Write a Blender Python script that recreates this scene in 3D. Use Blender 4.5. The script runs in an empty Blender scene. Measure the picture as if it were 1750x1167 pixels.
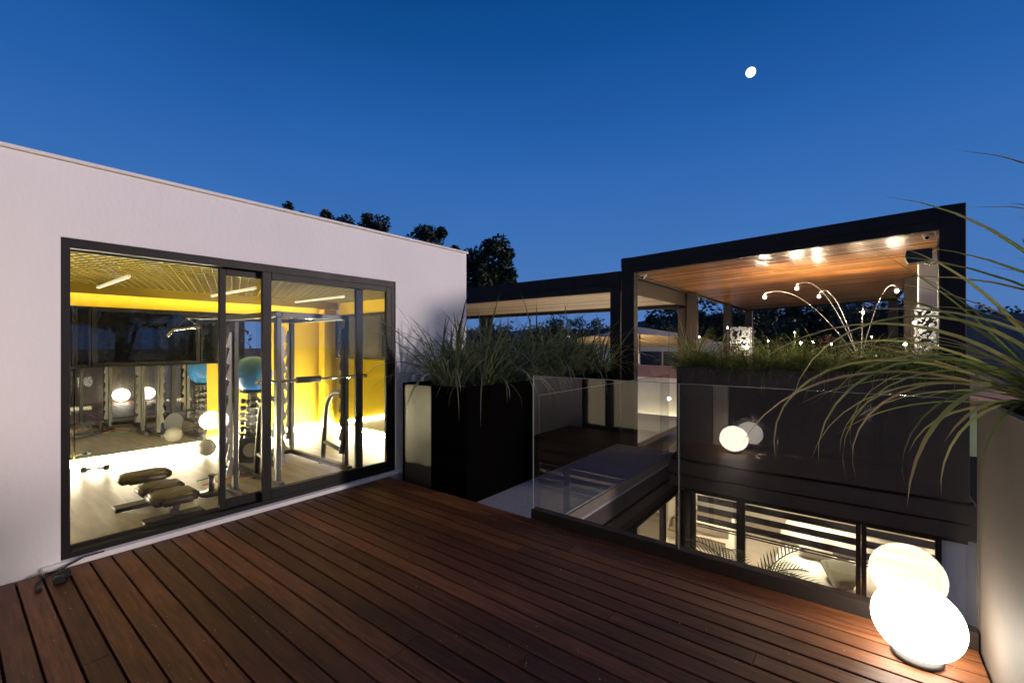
import bpy, bmesh, math, random
from mathutils import Vector, Matrix
R = math.radians
PI = math.pi
rnd = random.Random(11)
sc = bpy.context.scene
C = sc.collection

# ------------------------------------------------------------------ camera
F_PX, W_PX = 757.8, 1750.0
YAW = math.atan2(589.0, F_PX)
cam = bpy.data.cameras.new('camera')
cam.sensor_fit = 'HORIZONTAL'; cam.sensor_width = 36.0
cam.lens = 36.0 * F_PX / W_PX
cam.shift_y = (588.0 - 583.5) / W_PX
cam.clip_start = 0.05; cam.clip_end = 3000.0
cam_o = bpy.data.objects.new('camera', cam); C.objects.link(cam_o)
cam_o.location = (0, 0, 1.5)
cam_o.rotation_euler = (R(90), 0, YAW)
sc.camera = cam_o

# ------------------------------------------------------------------ dusk sky
world = bpy.data.worlds.new('World'); sc.world = world; world.use_nodes = True
wn, wl = world.node_tree.nodes, world.node_tree.links
bg = wn['Background']
tc = wn.new('ShaderNodeTexCoord'); sep = wn.new('ShaderNodeSeparateXYZ')
ramp = wn.new('ShaderNodeValToRGB')
wl.new(tc.outputs['Generated'], sep.inputs[0]); wl.new(sep.outputs['Z'], ramp.inputs[0])
cr = ramp.color_ramp
cr.elements[0].position = 0.0; cr.elements[0].color = (.105, .215, .50, 1)
cr.elements[1].position = 1.0; cr.elements[1].color = (.001, .022, .13, 1)
for p, c in ((.10, (.075, .20, .51)), (.25, (.046, .172, .50)), (.42, (.020, .122, .43)), (.56, (.006, .080, .31)), (.68, (.002, .055, .23))):
    e = cr.elements.new(p); e.color = (*c, 1)
sn = wn.new('ShaderNodeTexNoise'); sn.inputs['Scale'].default_value = 2.2; sn.inputs['Detail'].default_value = 5
mp_ = wn.new('ShaderNodeMapping'); mp_.inputs['Scale'].default_value = (1, 1, 3.5); wl.new(tc.outputs['Generated'], mp_.inputs[0]); wl.new(mp_.outputs[0], sn.inputs['Vector'])
smr = wn.new('ShaderNodeMapRange'); smr.inputs['To Min'].default_value = .90; smr.inputs['To Max'].default_value = 1.10; wl.new(sn.outputs[0], smr.inputs[0])
shs = wn.new('ShaderNodeHueSaturation'); wl.new(smr.outputs[0], shs.inputs['Value']); wl.new(ramp.outputs[0], shs.inputs['Color'])
wl.new(shs.outputs[0], bg.inputs[0]); bg.inputs[1].default_value = .94

# ------------------------------------------------------------------ afterglow: one low, soft, weak sun
sun = bpy.data.lights.new('sun', 'SUN'); sun.energy = 2.05; sun.angle = R(4.4); sun.color = (1.0, .82, .79)
sun_o = bpy.data.objects.new('sun', sun); C.objects.link(sun_o)
SUN_AZ, SUN_EL = R(32), R(10.4)
sd = Vector((math.cos(SUN_AZ) * math.cos(SUN_EL), math.sin(SUN_AZ) * math.cos(SUN_EL), math.sin(SUN_EL)))
sun_o.rotation_euler = sd.to_track_quat('Z', 'Y').to_euler()
sun_o.location = (20, 12, 12)

vs = sc.view_settings
vs.view_transform = 'Standard'; vs.look = 'None'; vs.exposure = 0.0; vs.gamma = 1.0
vs.use_curve_mapping = False
cy = sc.cycles
cy.use_denoising = True
try: cy.denoiser = 'OPENIMAGEDENOISE'
except Exception: pass
cy.max_bounces = 9; cy.diffuse_bounces = 4; cy.glossy_bounces = 5; cy.transmission_bounces = 6
cy.transparent_max_bounces = 24
cy.sample_clamp_indirect = 6.0; cy.caustics_reflective = False; cy.caustics_refractive = False
cy.use_light_tree = True

# ================================================================== helpers
def mat(name, col=(.5, .5, .5), rough=.6, metal=0.0, var=0.0, vscale=6.0, bump=0.0, bscale=40.0,
        stretch=(1, 1, 1), rand=0.0, emit=None, estr=0.0, spec=.5, col2=None, coat=0.0, coord='Object'):
    m = bpy.data.materials.new(name); m.use_nodes = True
    n, l = m.node_tree.nodes, m.node_tree.links
    b = n['Principled BSDF']
    b.inputs['Base Color'].default_value = (*col, 1)
    b.inputs['Roughness'].default_value = rough
    b.inputs['Metallic'].default_value = metal
    b.inputs['Specular IOR Level'].default_value = spec
    if coat: b.inputs['Coat Weight'].default_value = coat; b.inputs['Coat Roughness'].default_value = .15
    if emit is not None:
        b.inputs['Emission Color'].default_value = (*emit, 1); b.inputs['Emission Strength'].default_value = estr
    if var or bump or col2:
        t = n.new('ShaderNodeTexCoord'); mp = n.new('ShaderNodeMapping')
        mp.inputs['Scale'].default_value = stretch
        l.new(t.outputs[coord], mp.inputs[0])
        oi = n.new('ShaderNodeObjectInfo')
        off = n.new('ShaderNodeVectorMath'); off.operation = 'MULTIPLY_ADD'
        off.inputs[1].default_value = (37, 23, 11)
        l.new(oi.outputs['Random'], off.inputs[0]); l.new(mp.outputs[0], off.inputs[2])
    if var or col2:
        nz = n.new('ShaderNodeTexNoise'); nz.inputs['Scale'].default_value = vscale
        nz.inputs['Detail'].default_value = 6; nz.inputs['Roughness'].default_value = .62
        l.new(off.outputs[0], nz.inputs['Vector'])
        mr = n.new('ShaderNodeMapRange'); mr.inputs['From Min'].default_value = .3; mr.inputs['From Max'].default_value = .7
        l.new(nz.outputs[0], mr.inputs[0])
        mx = n.new('ShaderNodeMix'); mx.data_type = 'RGBA'
        lo = tuple(max(0, c * (1 - var)) for c in col); hi = tuple(c * (1 + var) for c in col) if col2 is None else col2
        mx.inputs['A'].default_value = (*lo, 1); mx.inputs['B'].default_value = (*hi, 1)
        l.new(mr.outputs[0], mx.inputs['Factor'])
        out = mx.outputs['Result']
        if rand:
            hs = n.new('ShaderNodeHueSaturation')
            mr2 = n.new('ShaderNodeMapRange'); mr2.inputs['To Min'].default_value = 1 - rand; mr2.inputs['To Max'].default_value = 1 + rand
            l.new(oi.outputs['Random'], mr2.inputs[0]); l.new(mr2.outputs[0], hs.inputs['Value'])
            l.new(out, hs.inputs['Color']); out = hs.outputs[0]
        l.new(out, b.inputs['Base Color'])
        mr3 = n.new('ShaderNodeMapRange'); mr3.inputs['To Min'].default_value = max(.02, rough - .08); mr3.inputs['To Max'].default_value = min(1, rough + .1)
        l.new(nz.outputs[0], mr3.inputs[0]); l.new(mr3.outputs[0], b.inputs['Roughness'])
    if bump:
        nb = n.new('ShaderNodeTexNoise'); nb.inputs['Scale'].default_value = bscale; nb.inputs['Detail'].default_value = 5
        l.new(off.outputs[0], nb.inputs['Vector'])
        bp = n.new('ShaderNodeBump'); bp.inputs['Strength'].default_value = bump; bp.inputs['Distance'].default_value = .01
        l.new(nb.outputs[0], bp.inputs['Height']); l.new(bp.outputs[0], b.inputs['Normal'])
    return m

def glass_mat(name, tint=(.985, .99, .985), ior=1.5, rough=0.0, refl=1.85):
    """clear sheet glass: Fresnel reflection over straight-through transmission (one solid sheet, two faces)"""
    m = bpy.data.materials.new(name); m.use_nodes = True
    n, l = m.node_tree.nodes, m.node_tree.links
    n.remove(n['Principled BSDF']); o = n['Material Output']
    fr = n.new('ShaderNodeFresnel'); fr.inputs['IOR'].default_value = ior
    geo = n.new('ShaderNodeNewGeometry'); inv = n.new('ShaderNodeMath'); inv.operation = 'SUBTRACT'; inv.inputs[0].default_value = 1.0
    l.new(geo.outputs['Backfacing'], inv.inputs[1])
    # only the face that fronts the ray reflects (twice the single-face Fresnel), the far face just transmits
    mul = n.new('ShaderNodeMath'); mul.operation = 'MULTIPLY'; l.new(fr.outputs[0], mul.inputs[0]); l.new(inv.outputs[0], mul.inputs[1])
    m2 = n.new('ShaderNodeMath'); m2.operation = 'MULTIPLY'; m2.inputs[1].default_value = refl; m2.use_clamp = True; l.new(mul.outputs[0], m2.inputs[0])
    tr = n.new('ShaderNodeBsdfTransparent'); tr.inputs[0].default_value = (*tint, 1)
    gl = n.new('ShaderNodeBsdfGlossy'); gl.inputs['Roughness'].default_value = rough; gl.inputs['Color'].default_value = (1, 1, 1, 1)
    mx = n.new('ShaderNodeMixShader'); l.new(m2.outputs[0], mx.inputs[0]); l.new(tr.outputs[0], mx.inputs[1]); l.new(gl.outputs[0], mx.inputs[2])
    l.new(mx.outputs[0], o.inputs[0])
    return m

def emit_mat(name, col, s):
    m = bpy.data.materials.new(name); m.use_nodes = True
    n, l = m.node_tree.nodes, m.node_tree.links
    n.remove(n['Principled BSDF'])
    e = n.new('ShaderNodeEmission'); e.inputs[0].default_value = (*col, 1); e.inputs[1].default_value = s
    l.new(e.outputs[0], n['Material Output'].inputs[0]); return m

def leaf_mat(name, base, tip, rough=.45, trans=.35, rand=.3):
    """blade: green at the base, drying towards the tip (uv v runs along the blade)"""
    m = bpy.data.materials.new(name); m.use_nodes = True
    n, l = m.node_tree.nodes, m.node_tree.links
    b = n['Principled BSDF']; b.inputs['Roughness'].default_value = rough
    uv = n.new('ShaderNodeUVMap'); sp = n.new('ShaderNodeSeparateXYZ'); l.new(uv.outputs[0], sp.inputs[0])
    mr = n.new('ShaderNodeMapRange'); mr.inputs['From Min'].default_value = .62; mr.inputs['From Max'].default_value = 1.0; l.new(sp.outputs['Y'], mr.inputs[0])
    tc_ = n.new('ShaderNodeTexCoord'); nz = n.new('ShaderNodeTexNoise'); nz.inputs['Scale'].default_value = 5; l.new(tc_.outputs['Object'], nz.inputs['Vector'])
    ad = n.new('ShaderNodeMath'); ad.operation = 'MULTIPLY'; l.new(mr.outputs[0], ad.inputs[0])
    m3 = n.new('ShaderNodeMapRange'); m3.inputs['From Min'].default_value = .3; m3.inputs['From Max'].default_value = .65; l.new(nz.outputs[0], m3.inputs[0]); l.new(m3.outputs[0], ad.inputs[1])
    mx = n.new('ShaderNodeMix'); mx.data_type = 'RGBA'; mx.inputs['A'].default_value = (*base, 1); mx.inputs['B'].default_value = (*tip, 1); l.new(ad.outputs[0], mx.inputs['Factor'])
    oi = n.new('ShaderNodeObjectInfo'); hs = n.new('ShaderNodeHueSaturation')
    mr2 = n.new('ShaderNodeMapRange'); mr2.inputs['To Min'].default_value = 1 - rand; mr2.inputs['To Max'].default_value = 1 + rand
    # u carries a per-blade random number in its whole part
    fl = n.new('ShaderNodeMath'); fl.operation = 'FLOOR'; l.new(sp.outputs['X'], fl.inputs[0])
    dv = n.new('ShaderNodeMath'); dv.operation = 'DIVIDE'; dv.inputs[1].default_value = 16; l.new(fl.outputs[0], dv.inputs[0])
    l.new(dv.outputs[0], mr2.inputs[0]); l.new(mr2.outputs[0], hs.inputs['Value']); l.new(mx.outputs['Result'], hs.inputs['Color'])
    l.new(hs.outputs[0], b.inputs['Base Color'])
    tl = n.new('ShaderNodeBsdfTranslucent'); l.new(hs.outputs[0], tl.inputs[0])
    ms = n.new('ShaderNodeMixShader'); ms.inputs[0].default_value = trans
    l.new(b.outputs[0], ms.inputs[1]); l.new(tl.outputs[0], ms.inputs[2]); l.new(ms.outputs[0], n['Material Output'].inputs[0])
    return m

class MB:
    """collects faces in world coordinates; build() links them as ONE mesh object"""
    def __init__(self): self.v = []; self.f = []; self.uv = []; self.sm = []
    def quadmesh(self, vs, fs, smooth=False, uvs=None):
        o = len(self.v); self.v += [tuple(p) for p in vs]
        for k, q in enumerate(fs):
            self.f.append([i + o for i in q]); self.sm.append(smooth)
            self.uv.append(uvs[k] if uvs else None)
        return self
    def box(self, x0, x1, y0, y1, z0, z1, bev=0.0):
        if x1 < x0: x0, x1 = x1, x0
        if y1 < y0: y0, y1 = y1, y0
        if z1 < z0: z0, z1 = z1, z0
        if bev <= 0:
            vs = [(x0,y0,z0),(x1,y0,z0),(x1,y1,z0),(x0,y1,z0),(x0,y0,z1),(x1,y0,z1),(x1,y1,z1),(x0,y1,z1)]
            return self.quadmesh(vs, [(3,2,1,0),(4,5,6,7),(0,1,5,4),(1,2,6,5),(2,3,7,6),(3,0,4,7)])
        b = min(bev, (x1-x0)*.45, (y1-y0)*.45, (z1-z0)*.45)
        bm = bmesh.new(); bmesh.ops.create_cube(bm, size=1)
        for v in bm.verts: v.co = Vector((x0+(v.co.x+.5)*(x1-x0), y0+(v.co.y+.5)*(y1-y0), z0+(v.co.z+.5)*(z1-z0)))
        bmesh.ops.bevel(bm, geom=bm.edges[:], offset=b, segments=1, affect='EDGES')
        self.add_bm(bm); return self
    def add_bm(self, bm, smooth=False, M=None):
        bm.verts.index_update()
        self.quadmesh([(M @ v.co) if M else v.co.copy() for v in bm.verts], [[v.index for v in f.verts] for f in bm.faces], smooth)
        bm.free(); return self
    def obox(self, M, sx, sy, sz, bev=0.0):
        t = MB(); t.box(-sx/2, sx/2, -sy/2, sy/2, -sz/2, sz/2, bev)
        return self.quadmesh([M @ Vector(p) for p in t.v], t.f)
    def bar(self, a, b, w, h=None, up=(0,0,1), bev=0.0):
        a, b = Vector(a), Vector(b); d = b - a; L = d.length; z = d.normalized()
        u = Vector(up)
        if abs(u.dot(z)) > .98: u = Vector((0, 1, 0))
        x = u.cross(z).normalized(); y = z.cross(x)
        M = Matrix((x, y, z)).transposed().to_4x4(); M.translation = (a + b) / 2
        return self.obox(M, w, h or w, L, bev)
    def tube(self, pts, r, n=10, caps=True, closed=False):
        pts = [Vector(p) for p in pts]; k = len(pts)
        rs = r if isinstance(r, (list, tuple)) else [r] * k
        vs, fs = [], []; px = None
        for i, p in enumerate(pts):
            if closed: t = pts[(i+1) % k] - pts[i-1]
            else: t = pts[min(i+1, k-1)] - pts[max(i-1, 0)]
            t.normalize()
            if px is None:
                u = Vector((0, 0, 1)) if abs(t.z) < .9 else Vector((1, 0, 0)); px = u.cross(t).normalized()
            else: px = (px - t * px.dot(t)).normalized()
            py = t.cross(px)
            for j in range(n):
                a = 2*PI*j/n; vs.append(p + (px*math.cos(a) + py*math.sin(a)) * rs[i])
        m = k if closed else k - 1
        for i in range(m):
            i2 = (i+1) % k
            for j in range(n): fs.append((i*n+j, i*n+(j+1) % n, i2*n+(j+1) % n, i2*n+j))
        self.quadmesh(vs, fs, True)
        if caps and not closed:
            o = len(self.v) - len(vs)
            self.f.append([o + j for j in range(n)][::-1]); self.sm.append(False); self.uv.append(None)
            self.f.append([o + (k-1)*n + j for j in range(n)]); self.sm.append(False); self.uv.append(None)
        return self
    def cyl(self, c, r, h, n=20, r2=None, axis='z'):
        c = Vector(c); ax = {'x': Vector((1,0,0)), 'y': Vector((0,1,0)), 'z': Vector((0,0,1))}[axis]
        return self.tube([c, c + ax*h], [r, r if r2 is None else r2], n)
    def lathe(self, c, prof, n=24):
        c = Vector(c); vs, fs = [], []
        for (r, z) in prof:
            for j in range(n): a = 2*PI*j/n; vs.append(c + Vector((r*math.cos(a), r*math.sin(a), z)))
        for i in range(len(prof)-1):
            for j in range(n): fs.append((i*n+j, i*n+(j+1) % n, (i+1)*n+(j+1) % n, (i+1)*n+j))
        return self.quadmesh(vs, fs, True)
    def ball(self, c, r, sub=3, sq=(1,1,1)):
        bm = bmesh.new(); bmesh.ops.create_icosphere(bm, subdivisions=sub, radius=1)
        for v in bm.verts: v.co = Vector((c[0]+v.co.x*r*sq[0], c[1]+v.co.y*r*sq[1], c[2]+v.co.z*r*sq[2]))
        return self.add_bm(bm, True)
    def prism(self, poly, axis, a, b):
        """poly in the plane across axis; ordering (y,z) for x, (x,z) for y, (x,y) for z"""
        def P(p, t): return {'x': (t, p[0], p[1]), 'y': (p[0], t, p[1]), 'z': (p[0], p[1], t)}[axis]
        n = len(poly); vs = [P(p, a) for p in poly] + [P(p, b) for p in poly]
        fs = [list(range(n))[::-1], list(range(n, 2*n))] + [(i, (i+1) % n, n+(i+1) % n, n+i) for i in range(n)]
        return self.quadmesh(vs, fs)
    def blade(self, pts, w, fold=.25, seed=0, wf=None):
        """leaf ribbon along pts, V-folded, tapering to a tip"""
        pts = [Vector(p) for p in pts]; k = len(pts); vs, fs, uvs = [], [], []
        for i, p in enumerate(pts):
            t = (pts[min(i+1, k-1)] - pts[max(i-1, 0)]).normalized()
            s = t.cross(Vector((0, 0, 1)))
            if s.length < .05: s = Vector((math.cos(seed), math.sin(seed), 0))
            s.normalize(); u = s.cross(t)
            q = i / (k-1); ww = w * (wf(q) if wf else (min(1, .55 + q*1.6) * (1 - q**2.6) + .02)) / 2
            vs += [p - s*ww + u*ww*fold*1.5, p - u*ww*fold*.5, p + s*ww + u*ww*fold*1.5]
        ub = (int(seed * 977) % 16)
        for i in range(k-1):
            v0, v1 = i/(k-1), (i+1)/(k-1)
            for j in range(2):
                fs.append((i*3+j, i*3+j+1, i*3+3+j+1, i*3+3+j))
                uvs.append([(ub+.2+j*.3, v0), (ub+.5+j*.3, v0), (ub+.5+j*.3, v1), (ub+.2+j*.3, v1)])
        return self.quadmesh(vs, fs, True, uvs)
    def build(self, name, m, parent=None, label=None, cat=None, group=None, kind=None, origin=None, fixn=False):
        me = bpy.data.meshes.new(name)
        if parent is not None: o = parent.get('_o'); o = Vector(o) if o is not None else Vector((0, 0, 0))
        elif origin is not None: o = Vector(origin)
        else:
            xs = [p[0] for p in self.v]; ys = [p[1] for p in self.v]; zs = [p[2] for p in self.v]
            o = Vector(((min(xs)+max(xs))/2, (min(ys)+max(ys))/2, min(zs)))
        me.from_pydata([(p[0]-o.x, p[1]-o.y, p[2]-o.z) for p in self.v], [], self.f)
        me.polygons.foreach_set('use_smooth', self.sm)
        if any(u is not None for u in self.uv):
            ul = me.uv_layers.new(name='UVMap'); k = 0
            for f, u in zip(self.f, self.uv):
                for c in range(len(f)):
                    if u is not None: ul.data[k].uv = u[c]
                    k += 1
        me.update()
        if fixn:
            bm = bmesh.new(); bm.from_mesh(me); bmesh.ops.recalc_face_normals(bm, faces=bm.faces[:]); bm.to_mesh(me); bm.free()
        me.materials.append(m)
        ob = bpy.data.objects.new(name, me); C.objects.link(ob)
        if parent is not None: ob.parent = parent; ob['_o'] = tuple(o)
        else: ob.location = o; ob['_o'] = tuple(o)
        tag(ob, label, cat, group, kind)
        return ob

def tag(o, label=None, cat=None, group=None, kind=None):
    if label: o['label'] = label
    if cat: o['category'] = cat
    if group: o['group'] = group
    if kind: o['kind'] = kind
    return o
def empty(name, loc, label=None, cat=None, group=None, kind=None):
    e = bpy.data.objects.new(name, None); C.objects.link(e); e.location = loc; e.empty_display_size = .1
    e['_o'] = tuple(loc); return tag(e, label, cat, group, kind)
def bx(*a, **k): return MB().box(*a, **k)
def copy_tree(o, parent=None):
    c = o.copy(); C.objects.link(c); c.parent = parent
    for ch in [x for x in C.objects if x.parent == o]: copy_tree(ch, c)
    return c
def bez(p0, p1, p2, n=8):
    p0, p1, p2 = Vector(p0), Vector(p1), Vector(p2)
    return [p0*(1-t)**2 + p1*2*t*(1-t) + p2*t*t for t in [i/(n-1) for i in range(n)]]
def arch(base, az, el, L, droop, n=8, curl=0.0):
    """a blade's midrib: leaves base at elevation el, bends down by droop (rad) over its length"""
    p = Vector(base); out = [p.copy()]; a = az
    for i in range(n-1):
        q = (i + .5) / (n-1); e = el - droop * q**1.35; a += curl/(n-1)
        p = p + Vector((math.cos(a)*math.cos(e), math.sin(a)*math.cos(e), math.sin(e))) * (L/(n-1)); out.append(p.copy())
    return out

# ================================================================== materials
M = {}
M['white'] = mat('white_render', (.79, .765, .755), .9, var=.03, vscale=1.3, stretch=(1, 1, .6), bump=.22, bscale=34)
M['coping'] = mat('coping', (.78, .74, .69), .7, var=.05)
M['frame'] = mat('dark_frame', (.010, .008, .0075), .5, spec=.25, var=.15, vscale=9)
M['steel'] = mat('dark_steel', (.022, .016, .014), .6, spec=.18, var=.18, vscale=3, bump=.05, bscale=30)
M['steelbrown'] = mat('brown_steel', (.060, .046, .039), .65, spec=.25, var=.2, vscale=4, bump=.08, bscale=50)
M['deck'] = mat('ipe_wood', (.066, .0225, .0100), .48, spec=.28, var=.0, col2=(.220, .083, .032), vscale=5, stretch=(.6, 9, 6), rand=.40, bump=.16, bscale=16, coord='Object')
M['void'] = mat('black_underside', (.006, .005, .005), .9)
M['plast'] = mat('planter_taupe', (.078, .062, .050), .7, var=.16, vscale=3, bump=.12, bscale=25)
M['black'] = mat('matt_black', (.003, .0025, .0025), .9, spec=0.0)
M['soil'] = mat('soil', (.018, .013, .009), .95, var=.4, vscale=20, bump=.6, bscale=30)
M['gravel'] = mat('gravel', (.33, .33, .34), .9, var=.35, vscale=55, bump=.6, bscale=90)
M['slat'] = mat('varnished_slat', (.16, .058, .016), .30, col2=(.54, .24, .075), vscale=3.0, stretch=(.3, 9, 9), rand=.72, coat=.6, bump=.05, bscale=20)
M['slatpale'] = mat('weathered_slat', (.34, .24, .16), .45, col2=(.56, .44, .32), vscale=3.0, stretch=(.3, 9, 9), rand=.3, bump=.05, bscale=20)
M['glass'] = glass_mat('clear_glass')
M['rail_glass'] = glass_mat('railing_glass', (.94, .955, .95), refl=1.6)
M['edge'] = mat('glass_edge', (.20, .25, .22), .2, spec=.8)
M['mirror'] = mat('mirror', (.86, .88, .86), .01, 1.0)
M['yellow'] = mat('yellow_paint', (.74, .52, .012), .55, var=.04, vscale=2)
M['cream'] = mat('cream_paint', (.72, .65, .52), .8, var=.03)
M['gymfloor'] = mat('gym_floor', (.36, .33, .28), .42, col2=(.66, .61, .53), vscale=4, stretch=(.5, 3, 1), bump=.05)
M['gymceil'] = mat('gym_ceiling', (.66, .52, .055), .9, var=.1)  # olive includes the yellow light bounced up from the walls
M['lattice'] = mat('ceiling_mesh', (.24, .19, .03), .6)
M['led'] = emit_mat('led_strip', (1.0, .88, .60), 380)
M['cove'] = emit_mat('cove_light', (1.0, .86, .55), 15)
M['uplight'] = emit_mat('uplight', (1.0, .86, .50), 190)
M['tubeoff'] = mat('linear_lamp', (.80, .74, .60), .5, emit=(1, .85, .6), estr=.45)
M['gunmetal'] = mat('gunmetal', (.075, .072, .066), .40, .7, var=.12, vscale=8)
M['chrome'] = mat('chrome', (.72, .72, .70), .12, 1.0)
M['satin'] = mat('satin_steel', (.42, .38, .34), .42, .9)
M['rubber'] = mat('black_rubber', (.014, .014, .014), .55, var=.2)
M['vinyl'] = mat('brown_vinyl', (.055, .042, .028), .42, var=.1, bump=.05)
M['blueball'] = mat('blue_vinyl', (.035, .16, .42), .32, var=.05, bump=.05, bscale=80)
M['greyball'] = mat('grey_ball', (.42, .40, .36), .5, var=.1)
M['lamp'] = emit_mat('lit_globe', (1.0, .87, .70), 18.0)
M['bulb'] = emit_mat('bulb', (1.0, .82, .56), 3400)
M['lantern'] = emit_mat('lantern_glow', (1.0, .84, .62), 420)
M['spot'] = emit_mat('small_bulb', (1.0, .88, .70), 130)
M['spothot'] = emit_mat('flood_bulb', (1.0, .88, .70), 420)
M['citywarm'] = emit_mat('street_bulb', (1.0, .80, .50), 14)
M['cityred'] = emit_mat('red_bulb', (1.0, .12, .05), 10)
M['citygreen'] = emit_mat('green_bulb', (.25, 1.0, .65), 12)
M['citywhite'] = emit_mat('white_bulb', (.85, .93, 1.0), 10)
M['moon'] = emit_mat('moonlight', (1.0, .99, .95), 2.2)
M['grass'] = leaf_mat('grass_blade', (.125, .155, .065), (.30, .25, .15), rand=.5)
M['grasslit'] = leaf_mat('sedge_blade', (.165, .215, .048), (.34, .26, .10), rand=.45)
M['leaf'] = leaf_mat('strap_leaf', (.13, .18, .045), (.34, .23, .12), rough=.38)
M['leafpale'] = leaf_mat('strap_leaf_pale', (.34, .34, .11), (.42, .29, .15), rough=.38)
M['leafdry'] = leaf_mat('strap_leaf_dry', (.30, .22, .11), (.46, .33, .19), rough=.6)
M['palm'] = leaf_mat('palm_leaflet', (.075, .150, .035), (.14, .16, .05))
M['tree'] = leaf_mat('tree_leaf', (.022, .036, .014), (.028, .04, .016), trans=.2)
M['bark'] = mat('bark', (.05, .038, .028), .9, var=.3, bump=.5, bscale=15)
M['flower'] = mat('dried_flower', (.30, .10, .06), .8, var=.2)
M['stone_white'] = mat('white_pebble', (.84, .80, .74), .8, var=.2, vscale=12)
M['wire'] = mat('wire', (.2, .19, .18), .4, .8)
M['concrete'] = mat('concrete', (.30, .28, .26), .85, var=.15, vscale=2, bump=.15)
M['roomfloor'] = mat('room_floor', (.42, .36, .28), .5, var=.1, stretch=(1, 4, 1))
M['roomwall'] = mat('room_wall', (.78, .70, .56), .85, var=.02)
M['roomlight'] = emit_mat('ceiling_panel', (1.0, .86, .65), 150.0)
M['downlight'] = emit_mat('downlight', (1.0, .85, .62), 30)
M['sofa'] = mat('white_linen', (.70, .64, .54), .9, var=.04, bump=.2, bscale=50)
M['cushion'] = mat('olive_cushion', (.09, .085, .055), .9, var=.1, bump=.2, bscale=50)
M['blind'] = mat('blind_band', (.055, .042, .032), .8, var=.1)
M['oak'] = mat('oak', (.46, .28, .13), .5, var=.15, stretch=(1, 6, 6))
M['stonewall'] = mat('ledger_stone', (.15, .13, .11), .85, var=.35, vscale=5, bump=.4, bscale=20)
M['curtain'] = mat('lit_curtain', (.75, .68, .52), .9, var=.04, emit=(1.0, .80, .50), estr=.9)
M['pinkwall'] = mat('pink_parapet', (.33, .19, .20), .85, var=.1)
M['bluewall'] = mat('grey_blue_wall', (.50, .52, .56), .85, var=.06)
M['canopy'] = mat('tan_canvas', (.58, .44, .28), .9, var=.05)
M['greenwall'] = mat('glowing_green_wall', (.42, .48, .30), .85, var=.06, emit=(.8, .9, .45), estr=.10)  # faint glow added to the wall itself in place of light on it
M['tile'] = mat('roof_tile', (.22, .12, .09), .8, var=.2)
M['housewall'] = mat('house_wall', (.42, .38, .35), .9, var=.08)
M['litwin'] = emit_mat('lit_window', (1.0, .78, .45), 1.6)
M['darkglass'] = mat('dark_window', (.02, .03, .05), .08)
M['ground'] = mat('ground', (.035, .038, .030), .95, var=.4, vscale=.2)
M['hill'] = mat('hill', (.030, .045, .035), .95, var=.3, vscale=.05)
M['camwhite'] = mat('white_plastic', (.72, .70, .66), .35)

# ================================================================== setting
bx(-900, 900, -300, 1500, -7.2, -6.5).build('ground', M['ground'], kind='structure', label='dark ground far below the roof terrace')
def hills(name, y, zs, m, lab):
    mb = MB(); n = 60; vs, fs = [], []
    for i in range(n+1):
        x = -900 + 1500*i/n
        h = zs[0] + zs[1]*(.5+.5*math.sin(i*.23+zs[2])) + zs[3]*math.sin(i*.71+1.3*zs[2]) + rnd.uniform(-1, 1)*zs[3]*.25
        vs += [(x, y, -7), (x, y+110, max(h, 2)), (x, y+260, -7)]
    for i in range(n):
        for j in range(2): fs.append((i*3+j, i*3+3+j, i*3+4+j, i*3+1+j))
    mb.quadmesh(vs, fs, True).build(name, m, kind='structure', label=lab)
hills('hills', 520, (24, 16, .6, 4), M['hill'], 'long low hills along the horizon')

# moon, far beyond the pergola
md = Vector((-.18858, 1.11996, .6123)).normalized()
MB().ball(md*2000 + Vector((0, 0, 1.5)), 16, 5).build('moon', M['moon'], label='bright round moon high in the blue dusk sky', cat='moon')

# ------------------------------------------------------------------ deck of planks
DX0, DX1, DY1, DZ = -4.205, .478, 3.12, 0.0
deck = bx(DX0, DX1, -.84, 3.115, -.16, -.032).build('deck', M['void'], kind='structure', label='terrace deck of dark red-brown hardwood planks')
PITCH = .1135
k = 0; y = 3.118
while y > -.83:
    y1 = y; y0 = max(y - (PITCH - .0105), -.835)
    cuts = [DX0 + .004]
    j = rnd.uniform(1.2, 4.4)
    while DX0 + j < DX1 - .5:
        cuts.append(DX0 + j); j += rnd.uniform(2.6, 3.6)
    cuts.append(DX1 - .006)
    for a, b in zip(cuts[:-1], cuts[1:]):
        dz = rnd.uniform(-.0016, .0016)
        bx(a + .0012, b - .0012, y0 + rnd.uniform(0, .0012), y1 - rnd.uniform(0, .0012), -.031, dz, bev=.0028).build('plank', M['deck'], deck)
    y -= PITCH; k += 1
# scattered grit on the boards
mb = MB()
for i in range(420):
    x, yy = rnd.uniform(-4.1, .4), rnd.uniform(.1, 3.1)
    if ((3.118 - yy) % PITCH) > PITCH - .014: continue
    s = rnd.uniform(.0012, .0034)
    M4 = Matrix.Translation((x, yy, .003)) @ Matrix.Rotation(rnd.uniform(0, 3), 4, 'Z')
    mb.obox(M4, s*rnd.uniform(1, 2.4), s, .002)
mb.build('deck_grit', mat('grit', (.55, .5, .42), .9), kind='stuff', label='pale grit scattered over the deck planks')

sb_ = MB(); yb = 3.118
while yb > .05:
    for jx in [DX0+.22+q*.46 for q in range(10)]:
        for f_ in (.22, .78):
            c_ = (jx+rnd.uniform(-.006, .006), yb-(PITCH-.0105)*f_, .0008)
            n_ = 6; v_ = [(c_[0]+.0036*math.cos(2*PI*a/n_), c_[1]+.0036*math.sin(2*PI*a/n_), c_[2]+.0012) for a in range(n_)]
            sb_.quadmesh(v_, [tuple(range(n_))])
    yb -= PITCH
sb_.build('screw_heads', mat('dull_screw', (.05, .045, .04), .4, .8), deck, kind='stuff')
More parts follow.
